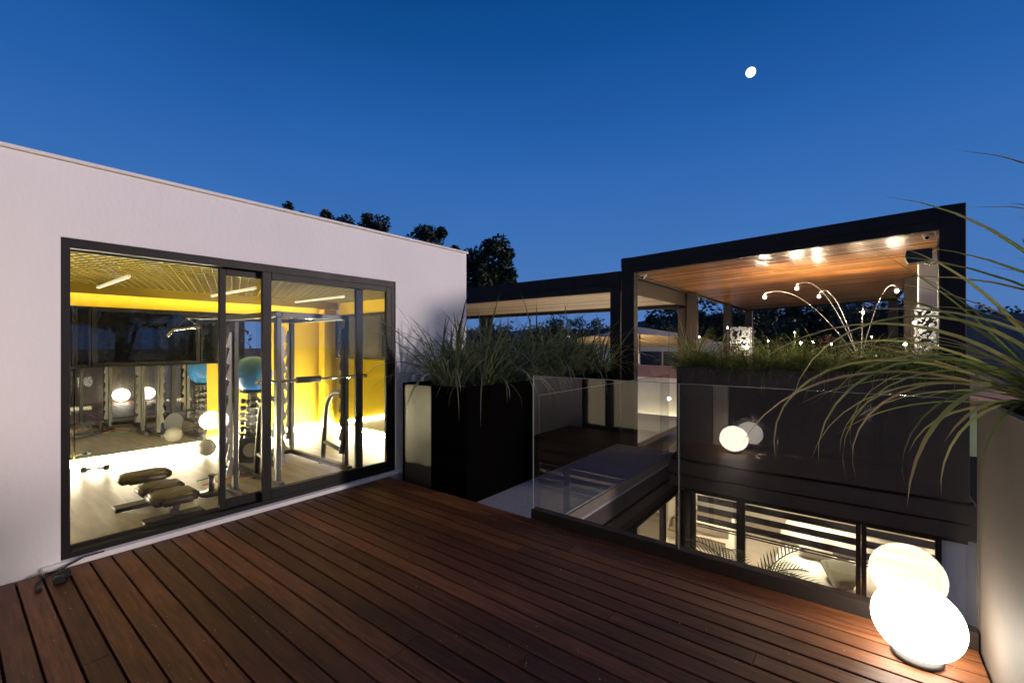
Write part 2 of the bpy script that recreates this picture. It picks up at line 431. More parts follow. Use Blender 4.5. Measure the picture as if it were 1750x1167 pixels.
# gravel strip beside the planter
bx(-3.098, -2.215, 3.13, 6.80, -.30, -.13).build('gravel_roof', M['gravel'], kind='structure', label='grey gravel roof strip between black planter and glass')

# ------------------------------------------------------------------ gym building
WX = -4.21
gym = empty('gym_building', (-6, 1.5, -.2), 'white flat-roofed gym building with wide sliding glass door', 'building')
GZ1 = 2.73; WT = .16
def gpart(name, mb, m, **k): return mb.build(name, m, gym, **k)
fw = MB()
fw.box(WX-WT, WX, -6, .49, -.25, GZ1); fw.box(WX-WT, WX, 3.225, 4.40, -.25, GZ1)
fw.box(WX-WT, WX, .49, 3.225, 2.22, GZ1); fw.box(WX-WT, WX, .49, 3.225, -.25, .045)
gpart('front_wall', fw, M['white'])
gpart('coping', bx(WX-.30, WX+.022, -6.02, 4.425, GZ1+.002, GZ1+.028, bev=.006), M['coping'])
gpart('roof', bx(-7.7, WX-.31, -6, 4.40, GZ1-.22, GZ1-.05), M['concrete'])
gpart('end_wall', bx(-7.7, WX-WT-.002, 4.28, 4.40, -.25, GZ1-.225), M['white'])
gpart('end_wall', bx(-7.7, WX-WT-.002, -6, -5.9, -.25, GZ1-.225), M['white'])
BX = -7.46
bw = MB()   # back wall with a clerestory opening
bw.box(BX-.16, BX, -5.898, 4.278, -.25, 1.215); bw.box(BX-.16, BX, -5.898, 4.278, 1.965, GZ1-.225)
bw.box(BX-.16, BX, 3.20, 4.278, 1.215, 1.965); bw.box(BX-.16, BX, -5.898, -1.2, 1.215, 1.965)
gpart('back_wall', bw, M['yellow'])
gpart('floor', bx(BX, WX-.30, -5.895, 4.275, -.25, .03), M['gymfloor'])
gpart('floor_sill', bx(WX-.298, WX-WT-.002, -5.895, 4.275, -.25, .042), mat('sill_oak', (.30, .22, .12), .5, var=.15, stretch=(6, .6, 1)))
gpart('ceiling', bx(BX, WX-WT-.002, -5.895, 4.275, 2.30, GZ1-.23), M['gymceil'])
OCH = mat('ochre', (.40, .29, .03), .7)
gpart('beam', bx(BX, BX+.28, -5.89, 4.26, 2.17, 2.295), OCH)
gpart('end_lining', bx(BX+.30, WX-WT-.004, 4.268, 4.2795, .031, 2.298), M['yellow'])
gpart('beam_lip', bx(BX+.25, BX+.281, -5.89, 4.27, 2.10, 2.169), OCH)
gpart('end_panel', bx(BX+.01, BX+.20, 4.06, 4.276, .032, 2.098), M['yellow'])
# expanded-metal mesh hung under the ceiling
lm = MB()
for sgn in (-1, 1):
    a = R(20)*sgn; L = 2.9/math.cos(a)
    yy = -1.4
    while yy < 4.9:
        c = Vector((-5.77, yy, 2.215)); d = Vector((math.cos(a), math.sin(a), 0))*L/2
        a0, b0 = c-d, c+d
        # clip to the room
        for _ in (0,):
            def clip(p, q):
                t0, t1 = 0., 1.
                dy = q.y-p.y
                for lim, s in ((4.26, 1), (-2.5, -1)):
                    fa, fb = s*(p.y-lim), s*(q.y-lim)
                    if fa > 0 and fb > 0: return None
                    if fa > 0: t0 = max(t0, fa/(fa-fb))
                    if fb > 0: t1 = min(t1, fa/(fa-fb))
                return p.lerp(q, t0), p.lerp(q, t1)
        r = clip(a0, b0)
        if r: lm.bar(r[0], r[1], .006, .014)
        yy += .085
o = lm.build('ceiling_mesh', M['lattice'], gym, kind='stuff')
# clerestory windows in the back wall
for (a, b, tv) in ((-1.195, .985, 0), (.99, 1.13, 0), (1.14, 2.28, 1), (2.29, 3.195, 0)):
    w = MB(); fwid = .05 if tv else .022
    w.box(BX-.10, BX+.012, a, b, 1.217, 1.217+fwid); w.box(BX-.10, BX+.012, a, b, 1.963-fwid, 1.963)
    w.box(BX-.10, BX+.012, a, a+fwid, 1.217+fwid+.001, 1.963-fwid-.001); w.box(BX-.10, BX+.012, b-fwid, b, 1.217+fwid+.001, 1.963-fwid-.001)
    wo = w.build('clerestory_window', M['frame'], gym)
    bx(BX-.06, BX-.05, a+fwid, b-fwid, 1.217+fwid, 1.963-fwid).build('pane', M['glass'], wo)
def hedge(x0, x1, y0, y1, z0, z1, n, lab, seed):
    rr = random.Random(seed); t = empty('hedge', ((x0+x1)/2, (y0+y1)/2, z0), lab, 'hedge')
    bx(x0+.1, x1-.1, y0+.1, y1-.1, z0, z1-.15).build('branches', M['bark'], t)
    mb = MB()
    for i in range(n):
        q = Vector((rr.uniform(x0, x1), rr.uniform(y0, y1), rr.uniform(-.3 if z0 < -.3 else z0, z1) if i % 3 else z1+rr.uniform(-.2, .12)))
        if i % 3: q.x = x1+rr.uniform(-.12, .05)
        u = Vector((rr.gauss(0, 1), rr.gauss(0, 1), rr.gauss(0, .6))).normalized(); v = u.cross(Vector((rr.gauss(0, 1), rr.gauss(0, 1), rr.gauss(0, 1)))).normalized(); s_ = .09*rr.uniform(.6, 1.3); ub = rr.randrange(16)
        mb.quadmesh([q-u*s_*.6, q+v*s_*.28, q+u*s_*.6, q-v*s_*.28], [(0, 1, 2, 3)], False, [[(ub+.5, 0), (ub+.5, .5), (ub+.5, 1), (ub+.5, .5)]])
    mb.build('foliage', M['tree'], t, kind='stuff')
hedge(-9.3, -8.6, -4, 3.45, -.25, 2.75, 6500, 'dark hedge seen through the high windows at the back of the gym', 8)
# outer door frame and the three panels
df = MB(); FX0, FX1 = WX-.13, WX-.012
df.box(FX0, FX1, .492, .535, .047, 2.218); df.box(FX0, FX1, 3.180, 3.223, .047, 2.218)
df.box(FX0, FX1, .5355, 3.1795, 2.155, 2.218); df.box(FX0, FX1, .5355, 3.1795, .047, .085)
gpart('door_frame', df, M['frame'])
gpart('threshold', bx(WX-.010, WX+.035, .40, 3.30, .002, .043, bev=.006), M['white'])
def panel(y0, y1, x, sl, sr, top, bot, z0=.086, z1=2.154, tilt=0.0):
    p = empty('sliding_panel', (x, y0, z0)); p.parent = gym; p.location = Vector((x, y0, z0)) - Vector(gym['_o'])
    f = MB(); t = .036
    f.box(x-t/2, x+t/2, y0, y0+sl, z0, z1, bev=.003); f.box(x-t/2, x+t/2, y1-sr, y1, z0, z1, bev=.003)
    f.box(x-t/2, x+t/2, y0+sl+.0005, y1-sr-.0005, z1-top, z1, bev=.003); f.box(x-t/2, x+t/2, y0+sl+.0005, y1-sr-.0005, z0, z0+bot, bev=.003)
    f.build('panel_frame', M['frame'], p)
    g = bx(x-.004, x+.004, y0+sl-.004, y1-sr+.004, z0+bot-.004, z1-top+.004).build('pane', M['glass'], p)
    if tilt:
        for ob in (p,): ob.rotation_euler.z = tilt
    return p
panel(.537, 1.47, WX-.100, .010, .012, .012, .020)
panel(1.452, 2.835, WX-.092, .050, .085, .060, .075, tilt=-R(.55))
panel(1.772, 3.178, WX-.030, .080, .075, .060, .080)
# cove light above the clerestory and the strips under the mirrors
bx(BX+.12, BX+.16, -2.4, 4.0, 2.145, 2.165).build('cove_light', M['cove'], label='hidden light strip washing the yellow band above the gym windows', cat='light strip')

def mirror(y0, y1, lab):
    e = empty('wall_mirror', (BX+.02, (y0+y1)/2, .10), lab, 'mirror', 'mirrors along the gym back wall')
    bx(BX+.004, BX+.026, y0, y1, .105, 1.213).build('backing', M['frame'], e)
    bx(BX+.0265, BX+.031, y0+.002, y1-.002, .107, 1.211).build('mirror_glass', M['mirror'], e)
mirror(.985, 2.36, 'tall wall mirror behind the bench, above the glowing strip')
mirror(-.45, .975, 'wall mirror at the left end of the gym back wall, mostly hidden by wall')
bx(BX+.004, BX+.03, -.45, 4.05, .035, .098).build('light_strip', M['led'], label='glowing white light strip along the floor under the mirror', cat='light strip')
e = empty('wall_mirror', (-6, 4.25, .1), 'mirror on the gym end wall right of the yellow wall', 'mirror')
bx(-7.22, -4.6, 4.252, 4.274, .125, 1.25).build('backing', M['frame'], e)
bx(-7.218, -4.602, 4.246, 4.2515, .127, 1.248).build('mirror_glass', M['mirror'], e)
bx(-7.22, -4.6, 4.25, 4.272, .035, .10).build('light_strip', M['led'], label='glowing white light strip under the end wall mirror', cat='light strip')
w = MB(); w.box(-7.2, -4.62, 4.262, 4.277, 1.30, 1.96)
ew = w.build('end_window', M['darkglass'], gym)
w = MB()
for a, b in ((-7.24, -7.2), (-5.95, -5.9), (-4.62, -4.58)): w.box(a, b, 4.255, 4.276, 1.26, 2.0)
w.box(-7.2, -4.62, 4.256, 4.275, 1.26, 1.299); w.box(-7.2, -4.62, 4.256, 4.275, 1.961, 2.0); w.build('frame', M['frame'], ew)
# linear lamps hung under the mesh
for i, (yy, lab) in enumerate(((1.10, 'leftmost slim linear lamp under the gym ceiling'), (2.23, 'middle slim linear lamp under the gym ceiling, behind the door stile'), (3.36, 'rightmost slim linear lamp under the gym ceiling'))):
    t = empty('linear_lamp', (-6.2, yy, 2.14), lab, 'ceiling lamp', 'linear lamps in the gym')
    bx(-6.85, -5.5, yy-.016, yy+.016, 2.135, 2.162, bev=.004).build('housing', M['tubeoff'], t)
    for x in (-6.6, -5.75): MB().cyl((x, yy, 2.163), .003, .05, 6).build('hanger', M['wire'], t)

# ------------------------------------------------------------------ gym equipment
def rack(x0, x1, y0, y1, lab, H=1.78):
    t = empty('power_rack', ((x0+x1)/2, (y0+y1)/2, .03), lab, 'power rack')
    for x in (x0, x1):
        for s, yy in ((1, y0), (-1, y1)):
            MB().box(x-.035, x+.035, yy-.025, yy+.025, .035, H, bev=.006).build('upright', M['gunmetal'], t)
            # saw-toothed bar-catch plate fixed to the upright
            pl = []; z = .22; n = 9; st = (H-.32)/n
            yo = yy + s*.027; 
            prof = [(0, z)]
            for i in range(n):
                prof += [(.062, z + st*.12), (.030, z + st*.95)] ; z += st
            prof += [(0, z)]
            poly = [(yo + s*p[0], p[1]) for p in prof]
            if s < 0: poly = poly[::-1]
            MB().prism(poly, 'x', x-.004, x+.004).build('toothed_plate', mat_plate, t)
    for yy in (y0, y1):
        MB().box(x1-.03, x0+.03, yy-.03, yy+.03, H, H+.06, bev=.006).build('top_beam', M['gunmetal'], t)
        MB().box(x1-.25, x0+.10, yy-.03, yy+.03, .034, .09, bev=.006).build('base_rail', M['gunmetal'], t)
    for x in (x0, x1):
        MB().box(x-.03, x+.03, y0+.031, y1-.031, H+.001, H+.055, bev=.006).build('cross_beam', M['gunmetal'], t)
    MB().box(x1-.03, x1+.03, y0+.03, y1-.03, .04, .09, bev=.006).build('cross_beam', M['gunmetal'], t)
    for yy in (y0, y1):     # bent spotter arms
        pts = bez((x0-.02, yy, .92), (x0-.36, yy, .98), (x0-.42, yy, .70), 8) + [Vector((x0-.50, yy, .09))]
        MB().tube(pts, .028, 10).build('bent_arm', M['gunmetal'], t)
        MB().cyl((x0-.50, yy, .034), .055, .014, 14).build('foot_plate', M['gunmetal'], t)
        MB().tube([(x0-.46, yy, .30), (x0-.03, yy, .24)], .026, 10).build('brace', M['gunmetal'], t)
    for i in range(2):      # pull-up bar
        pass
    MB().tube([(x0-.25, y0+.03, H+.02), (x0-.25, y1-.03, H+.02)], .017, 10).build('pull_up_bar', M['chrome'], t)
    return t
mat_plate = mat('brushed_plate', (.22, .21, .19), .38, .8, var=.1)
rack(-4.72, -6.02, 2.13, 2.90, 'steel power rack with toothed uprights behind the right door panel')
# bar across the rack
t = empty('barbell', (-4.66, 2.5, 1.10), 'chrome barbell resting across the rack teeth', 'barbell')
MB().tube([(-4.665, 2.02, 1.12), (-4.665, 3.02, 1.12)], .013, 12).build('bar', M['chrome'], t)
MB().tube([(-4.665, 2.30, 1.12), (-4.665, 2.56, 1.12)], .034, 16).build('pad', M['rubber'], t)
MB().tube([(-4.665, 2.94, 1.12), (-4.665, 3.14, 1.12)], .023, 14).build('sleeve', M['chrome'], t)
MB().tube([(-4.665, 1.90, 1.12), (-4.665, 2.06, 1.12)], .023, 14).build('sleeve', M['chrome'], t)
# chrome grips hung from the rack
t = empty('cable_grip', (-6.1, 1.72, 1.55), 'chrome cable grip hanging at the left end of the rack', 'cable grip')
MB().tube([(-6.02, 2.10, 1.81), (-6.06, 1.72, 1.81)], .022, 10).build('boom', M['gunmetal'], t)
MB().tube([(-6.06, 1.60, 1.66), (-6.06, 1.86, 1.70)], .016, 10).build('grip', M['chrome'], t)
MB().tube([(-6.06, 1.62, 1.67), (-6.06, 1.73, 1.80), (-6.06, 1.85, 1.70)], .005, 6).build('cable', M['wire'], t)
MB().tube([(-6.06, 1.60, 1.66), (-6.06, 1.54, 1.58)], .018, 8).build('grip', M['chrome'], t)
def squat_stand(x, y0, lab, H=1.72):
    t = empty('squat_stand', (x, y0, .03), lab, 'squat stand', 'squat stands behind the door stile')
    MB().box(x-.03, x+.03, y0-.022, y0+.022, .09, H, bev=.006).build('upright', M['gunmetal'], t)
    MB().box(x-.22, x+.22, y0-.028, y0+.028, .034, .09, bev=.006).build('foot', M['gunmetal'], t)
    z = .22; n = 9; st = (H-.32)/n; prof = [(0, z)]
    for i in range(n): prof += [(.058, z+st*.12), (.028, z+st*.95)]; z += st
    MB().prism([(y0-.024-p[0], p[1]) for p in (prof+[(0, z)])][::-1], 'x', x-.004, x+.004).build('toothed_plate', mat_plate, t)
squat_stand(-4.80, 1.765, 'toothed squat stand nearest the door stile, seen in the mirror')
squat_stand(-5.62, 2.02, 'toothed squat stand deeper in the gym, seen in the mirror')
for i, (x, y_, r) in enumerate(((-7.05, 2.50, .085), (-7.08, 2.72, .095), (-7.05, 2.95, .105), (-7.08, 3.2, .11))):
    t = empty('kettlebell', (x, y_, .03), ['smallest kettlebell by the yellow wall', 'second smallest kettlebell by the yellow wall', 'second largest kettlebell by the yellow wall', 'largest kettlebell, rightmost by the yellow wall'][i], 'kettlebell', 'kettlebells along the yellow wall')
    MB().ball((x, y_, .031+r*.93), r, 3, (1, 1, .93)).build('bell', M['rubber'], t)
    MB().tube([(x, y_-r*.62, .03+r*1.6)]+[(x, y_+r*.75*math.sin(a), .03+r*1.9+r*.75*math.cos(a)) for a in (-1.2, -.7, 0, .7, 1.2)]+[(x, y_+r*.62, .03+r*1.6)], .014, 8).build('handle', M['gunmetal'], t)
# dumbbell tower and ball
TX, TY = -6.55, 2.62
t = empty('dumbbell_stand', (TX, TY, .03), 'black dumbbell tower under the blue ball', 'dumbbell rack')
MB().box(TX-.05, TX+.05, TY-.045, TY+.045, .06, .82, bev=.006).build('post', M['rubber'], t)
MB().box(TX-.28, TX+.28, TY-.22, TY+.22, .034, .06, bev=.008).build('base', M['rubber'], t)
MB().lathe((TX, TY, .82), [(.02, 0), (.14, .012), (.155, .035), (.14, .035), (.02, .02)], 20).build('ball_cup', M['rubber'], t)
first = None
names = ['lowest', 'second lowest', 'third lowest', 'fourth lowest', 'fifth lowest', 'sixth lowest', 'topmost']
for i in range(7):
    for s, sd_ in ((1, 'front'), (-1, 'rear')):
        z = .14 + i*.097; x = TX + s*.085; r = .047 - i*.0022; L = .12 - i*.004
        d = empty('dumbbell', (x, TY, z), '%s black hex dumbbell on the %s of the tower' % (names[i], sd_), 'dumbbell', 'dumbbells on the tower')
        MB().tube([(x, TY-.055, z), (x, TY+.055, z)], .013, 10).build('handle', M['chrome'], d)
        for q in (-1, 1):
            MB().tube([(x, TY+q*.055, z), (x, TY+q*.066, z), (x, TY+q*(L+.005), z), (x, TY+q*(L+.018), z)], [r*.8, r, r, r*.8], 6).build('head', M['rubber'], d)
MB().ball((TX, TY, 1.09), .245, 4).build('exercise_ball', M['blueball'], label='large blue exercise ball on top of the dumbbell tower', cat='exercise ball')
# bench
t = empty('weight_bench', (-5.0, 1.21, .03), 'low bench with brown vinyl pads just inside the fixed pane', 'bench')
def pad(x0, x1, y0, y1, z0, z1):
    bm = bmesh.new(); bmesh.ops.create_cube(bm, size=1)
    for v in bm.verts: v.co = Vector((x0+(v.co.x+.5)*(x1-x0), y0+(v.co.y+.5)*(y1-y0), z0+(v.co.z+.5)*(z1-z0)))
    bmesh.ops.bevel(bm, geom=[e for e in bm.edges if abs((e.verts[0].co-e.verts[1].co).z) > .01], offset=.05, segments=4, affect='EDGES')
    bmesh.ops.bevel(bm, geom=bm.edges[:], offset=.014, segments=2, affect='EDGES')
    return MB().add_bm(bm, True)
pad(-5.66, -5.36, 1.02, 1.42, .175, .245).build('head_pad', M['vinyl'], t)
pad(-5.12, -4.80, 1.05, 1.37, .175, .24).build('seat_pad', M['vinyl'], t)
pad(-4.795, -4.42, 1.05, 1.37, .172, .24).build('seat_pad', M['vinyl'], t)
MB().box(-5.6, -4.5, 1.185, 1.235, .125, .174, bev=.006).build('spine', M['gunmetal'], t)
MB().box(-5.16, -5.10, 1.18, 1.24, .035, .124, bev=.004).build('leg', M['gunmetal'], t)
MB().box(-5.20, -5.06, .92, 1.50, .033, .07, bev=.006).build('foot', M['rubber'], t)
MB().box(-4.60, -4.54, 1.18, 1.24, .035, .124, bev=.004).build('leg', M['gunmetal'], t)
MB().box(-4.64, -4.50, 1.00, 1.42, .033, .06, bev=.006).build('foot', M['rubber'], t)
# small plate stand, plates, medicine ball, bands
t = empty('plate_stand', (-4.98, 1.62, .03), 'short steel plate stand on the gym floor beside the bench', 'plate stand')
MB().lathe((-4.98, 1.62, .032), [(.0, 0), (.10, .002), (.10, .03), (.03, .036)], 20).build('base', M['rubber'], t)
MB().cyl((-4.98, 1.62, .066), .024, .15, 14).build('post', M['gunmetal'], t)
MB().cyl((-4.98, 1.62, .2165), .032, .012, 14).build('cap', M['gunmetal'], t)
t = empty('weight_plate', (-5.9, 2.35, .03), 'black weight plate leaning upright by the dumbbell tower', 'weight plate')
MB().tube([(-5.93, 2.36, .20), (-5.89, 2.34, .20)], .165, 28).build('disc', M['rubber'], t)
MB().tube([(-5.888, 2.339, .20), (-5.872, 2.331, .20)], .085, 24).build('hub', M['greyball'], t)
MB().ball((-6.75, 2.14, .145), .112, 3).build('medicine_ball', M['greyball'], label='pale grey medicine ball on the floor before the mirror', cat='ball')
for i, (c, nm) in enumerate((((.70, .50, .02), 'yellow'), ((.60, .04, .06), 'red'), ((.03, .32, .12), 'green'))):
    pts = []
    for q in range(14):
        a = q/13; pts.append((-5.15 - .16*i + .10*math.sin(a*5+i), 1.62 + .62*a, .045 + .012*i + .02*abs(math.sin(a*4+i))))
    MB().tube(pts, .006, 8).build('resistance_band', mat(nm+'_rubber', c, .5), label='%s resistance band lying on the gym floor behind the door stile' % nm, cat='resistance band', group='resistance bands')
t = empty('dumbbell', (-6.9, 1.16, .03), 'single small dumbbell on the floor near the light strip', 'dumbbell')
MB().tube([(-6.95, 1.02, .068), (-6.9, 1.16, .068)], .012, 8).build('handle', M['chrome'], t)
for p, q in (((-6.967, .973, .068), (-6.95, 1.02, .068)), ((-6.9, 1.16, .068), (-6.883, 1.207, .068))): MB().tube([p, q], .034, 10).build('head', M['rubber'], t)

# ------------------------------------------------------------------ lower storey round the courtyard
XL, YF, XR = -2.22, 7.50, 1.04      # left shaft wall, far window plane, right end
FZ = -3.3
lo = empty('lower_storey', (-2, 8, FZ), 'lower storey of the house with lit rooms round the courtyard', 'house')
def lp(name, mb, m): return mb.build(name, m, lo)
lp('floor', bx(-5.6, XR, 3.25, 13.6, FZ-.1, FZ), M['roomfloor'])
lp('ceiling', bx(-5.6, XL-.14, 3.25, YF+.13, -.86, -.75), M['roomwall'])
lp('ceiling', bx(-5.6, XR, YF+.132, 13.6, -.86, -.75), M['roomwall'])
lp('wall', bx(-5.72, -5.6, 3.25, 13.6, FZ, -.75), M['roomwall'])
lp('wall', bx(-5.6, XR+.12, 13.6, 13.72, FZ, -.75), M['roomwall'])
lp('wall', bx(XR, XR+.12, YF+.15, 13.6, FZ, -.75), M['roomwall'])
lp('wall', bx(-5.6, XR+.4, 3.13, 3.25, FZ, -.302), M['white'])
lp('wall', bx(.815, XR-.015, YF, YF+.12, FZ, -.862), M['white'])
lp('partition', bx(-3.3, -3.2, 9.6, 13.6, FZ+.001, -.861), M['roomwall'])
# stacked steel beams down the left shaft wall, and stepping back under the planter on the far side
def left_beam(name, z0, z1, pr, m): lp(name, bx(XL-.12, XL+pr, 3.255, YF-.12, z0, z1, bev=.004), m)
EDGE = mat('edge_beige', (.17, .14, .105), .6, var=.12)
left_beam('edge_beam', -.255, -.145, .03, EDGE)
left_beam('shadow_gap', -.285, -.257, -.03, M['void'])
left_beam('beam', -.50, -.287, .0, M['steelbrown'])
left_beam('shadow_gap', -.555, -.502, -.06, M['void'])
left_beam('beam', -.70, -.557, -.02, M['steelbrown'])
left_beam('head_beam', -.845, -.702, -.06, M['steel'])
def far_beam(name, y0, z0, z1, m, x1=0.0): lp(name, bx(XL+.001, XR-.06+x1, y0, YF+.10, z0, z1, bev=.004), m)
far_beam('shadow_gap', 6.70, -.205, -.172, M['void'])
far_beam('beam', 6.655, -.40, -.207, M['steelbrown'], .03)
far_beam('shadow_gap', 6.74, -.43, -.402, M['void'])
far_beam('beam', 6.70, -.60, -.432, M['steelbrown'], .03)
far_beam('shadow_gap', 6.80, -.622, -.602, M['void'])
far_beam('head_beam', 7.36, -.845, -.624, M['steel'], .05)
def window(axis, a, b, z0=FZ+.005, z1=-.85):
    """a fixed light: frame with pane; along x at Y=YF, or along y at X=XL-.1"""
    f = MB(); fr = .055
    if axis == 'x':
        y0, y1 = YF-.10, YF-.03
        f.box(a, a+fr, y0, y1, z0, z1); f.box(b-fr, b, y0, y1, z0, z1); f.box(a+fr, b-fr, y0, y1, z1-fr*.6, z1); f.box(a+fr, b-fr, y0, y1, z0, z0+fr)
        w = f.build('window', M['steel'], lo); bx(a+fr, b-fr, YF-.07, YF-.062, z0+fr, z1-fr*.6).build('pane', M['glass'], w)
    else:
        x0, x1 = XL-.10, XL-.03
        f.box(x0, x1, a, a+fr, z0, z1); f.box(x0, x1, b-fr, b, z0, z1); f.box(x0, x1, a+fr, b-fr, z1-fr*.6, z1); f.box(x0, x1, a+fr, b-fr, z0, z0+fr)
        w = f.build('window', M['steel'], lo); bx(XL-.07, XL-.062, a+fr, b-fr, z0+fr, z1-fr*.6).build('pane', M['glass'], w)
for a, b in ((-2.10, -1.385), (-1.383, .045), (.047, .81)): window('x', a, b)
for a, b in ((3.26, 5.48), (5.482, 6.60), (6.602, 7.36)): window('y', a, b)
lp('corner_post', bx(XL-.10, XL+.115, YF-.125, YF+.03, FZ+.003, -.847), M['steel'])
# zebra blinds, a third let down
def blind(a, b, lab):
    e = empty('zebra_blind', ((a+b)/2, YF+.05, -.86), lab, 'blind', 'zebra blinds in the lower windows')
    z = -.955
    for i in range(3):
        bx(a, b, YF+.06, YF+.068, z-.094, z).build('dark_band', M['blind'], e)
        z -= .162
    z += .162
    for dz, h in ((.128, .020), (.168, .014)): bx(a, b, YF+.055, YF+.075, z-dz-h, z-dz).build('bottom_rail', M['blind'], e)
blind(-2.05, -1.40, 'striped blind in the narrow lower window by the corner post')
blind(-1.37, .03, 'striped blind in the widest lower window above the sofa')
blind(.06, .80, 'striped blind in the lower window behind the glowing globe')
# lights in the rooms
for (x, yy, lab) in ((-.9, 10.6, 'square ceiling light over the sofa downstairs'), (-3.9, 5.6, 'square ceiling light in the left room downstairs'), (-4.4, 10.6, 'square ceiling light in the far left room downstairs')):
    bx(x-.30, x+.30, yy-.30, yy+.30, -.885, -.863).build('ceiling_light', M['roomlight'], label=lab, cat='ceiling light')
for i, (x, yy) in enumerate(((-.55, 12.7), (.35, 12.7), (.45, 11.4))):
    MB().cyl((x, yy, -.872), .06, .01, 14).build('downlight', M['downlight'], label=['round downlight by the back wall left of another, downstairs', 'round downlight in the back right corner downstairs', 'round downlight over the right end of the sofa'][i], cat='downlight', group='downlights downstairs')
# sofa
t = empty('sofa', (-.1, 10.4, FZ), 'large white corner sofa in the lit room below', 'sofa')
def soft(x0, x1, y0, y1, z0, z1, r=.09):
    bm = bmesh.new(); bmesh.ops.create_cube(bm, size=1)
    for v in bm.verts: v.co = Vector((x0+(v.co.x+.5)*(x1-x0), y0+(v.co.y+.5)*(y1-y0), z0+(v.co.z+.5)*(z1-z0)))
    bmesh.ops.bevel(bm, geom=bm.edges[:], offset=r, segments=4, affect='EDGES'); return MB().add_bm(bm, True)
soft(-1.3, .90, 9.2, 11.5, FZ+.01, FZ+.33).build('base', M['sofa'], t)
soft(-1.3, -.22, 9.25, 11.1, FZ+.33, FZ+.54).build('seat_cushion', M['sofa'], t)
soft(-.21, .70, 9.25, 11.1, FZ+.33, FZ+.54).build('seat_cushion', M['sofa'], t)
soft(-1.3, .70, 11.11, 11.5, FZ+.33, FZ+.95).build('backrest', M['sofa'], t)
soft(.71, .95, 9.2, 11.5, FZ+.33, FZ+.85).build('armrest', M['sofa'], t)
def pillow(c, rx, rz, s, m, lab, gr='cushions on the sofa'):
    bm = bmesh.new(); bmesh.ops.create_grid(bm, x_segments=10, y_segments=10, size=.5)
    g = bmesh.ops.extrude_face_region(bm, geom=bm.faces[:])
    top = [v for v in g['geom'] if isinstance(v, bmesh.types.BMVert)]
    for v in top: v.co.z = .001
    for v in bm.verts:
        h = max(0, (1-(2*v.co.x)**4))*max(0, (1-(2*v.co.y)**4)); v.co.z = (.5 if v.co.z > 0 else -.5)*.42*h**.5
    MT = Matrix.Translation(c) @ Matrix.Rotation(rz, 4, 'Z') @ Matrix.Rotation(rx, 4, 'X') @ Matrix.Scale(s, 4)
    MB().add_bm(bm, True, MT).build('cushion', m, label=lab, cat='cushion', group=gr)
pillow((-.18, 9.9, FZ+.68), R(25), .5, .58, M['cushion'], 'dark olive cushion on the white sofa')
pillow((.30, 9.75, FZ+.68), R(30), -.3, .60, M['sofa'], 'plump white cushion beside the olive one on the sofa')
pillow((.48, 10.5, FZ+.82), R(60), -.9, .55, M['sofa'], 'white cushion leaning on the sofa armrest')
pillow((-.65, 10.7, FZ+.82), R(62), .1, .55, M['sofa'], 'white cushion against the left of the sofa back')
# low shelf and oak step in the room
t = empty('side_table', (-1.0, 9.2, FZ), 'dark low table with oak top beside the window downstairs', 'table')
bx(-1.55, -.95, 8.9, 9.18, FZ+.70, FZ+.74, bev=.01).build('top', M['oak'], t)
for x in (-1.52, -1.0): bx(x, x+.03, 8.93, 9.15, FZ+.002, FZ+.699).build('leg', M['steel'], t)
t = empty('staircase', (-2.5, 9.0, FZ), 'pale stair with oak edge in the narrow lower window', 'stairs')
for i in range(7):
    bx(-3.19, -2.05, 8.4+i*.28, 8.68+i*.28, FZ+.01, FZ+.17+i*.17).build('step', M['roomwall'], t)
    bx(-3.19, -2.045, 8.38+i*.28, 8.405+i*.28, FZ+.16+i*.17, FZ+.185+i*.17).build('nosing', M['oak'], t)
# courtyard floor and palms
bx(XL, 1.6, 3.26, YF-.13, FZ-.12, FZ-.02).build('courtyard_floor', M['concrete'], kind='structure', label='concrete floor of the sunken courtyard')
def frond(mb, pts, L, wl):
    n = len(pts)
    for i in range(2, n):
        t = (pts[i]-pts[i-1]).normalized(); s = t.cross(Vector((0,0,1))).normalized()
        q = i/(n-1); ll = L*(math.sin(PI*min(1, q*.9+.12)))**.7
        for sg in (-1, 1):
            d = (s*sg*.8 + t*.75 + Vector((0,0,.18))).normalized()
            mb.blade([pts[i], pts[i]+d*ll*.5+Vector((0,0,-.02*ll)), pts[i]+d*ll+Vector((0,0,-.16*ll))], wl, .2, rnd.random())
def palm(c, h, lab, nf, L, seed):
    rr = random.Random(seed)
    t = empty('palm', c, lab, 'palm', 'palms in the courtyard')
    MB().tube([c, (c[0]+.02, c[1], c[2]+h*.5), (c[0], c[1]+.02, c[2]+h)], [.06, .045, .035], 8).build('trunk', M['bark'], t)
    for i in range(nf):
        a = 2*PI*i/nf + rr.uniform(-.2, .2); e = rr.uniform(.55, 1.25)
        pts = arch((c[0], c[1]+.02, c[2]+h), a, e, L*rr.uniform(.8, 1.1), rr.uniform(1.1, 1.9), 22)
        mb = MB(); mb.tube(pts, .006, 5); frond(mb, pts, .30, .020); mb.build('frond', M['palm'], t)
palm((-1.10, 6.25, FZ-.02), 1.55, 'feathery palm below the deck edge in front of the lower windows', 17, 1.15, 5)
palm((-.42, 5.75, FZ-.02), 1.35, 'smaller palm right of the other in the courtyard', 14, 1.1, 9)

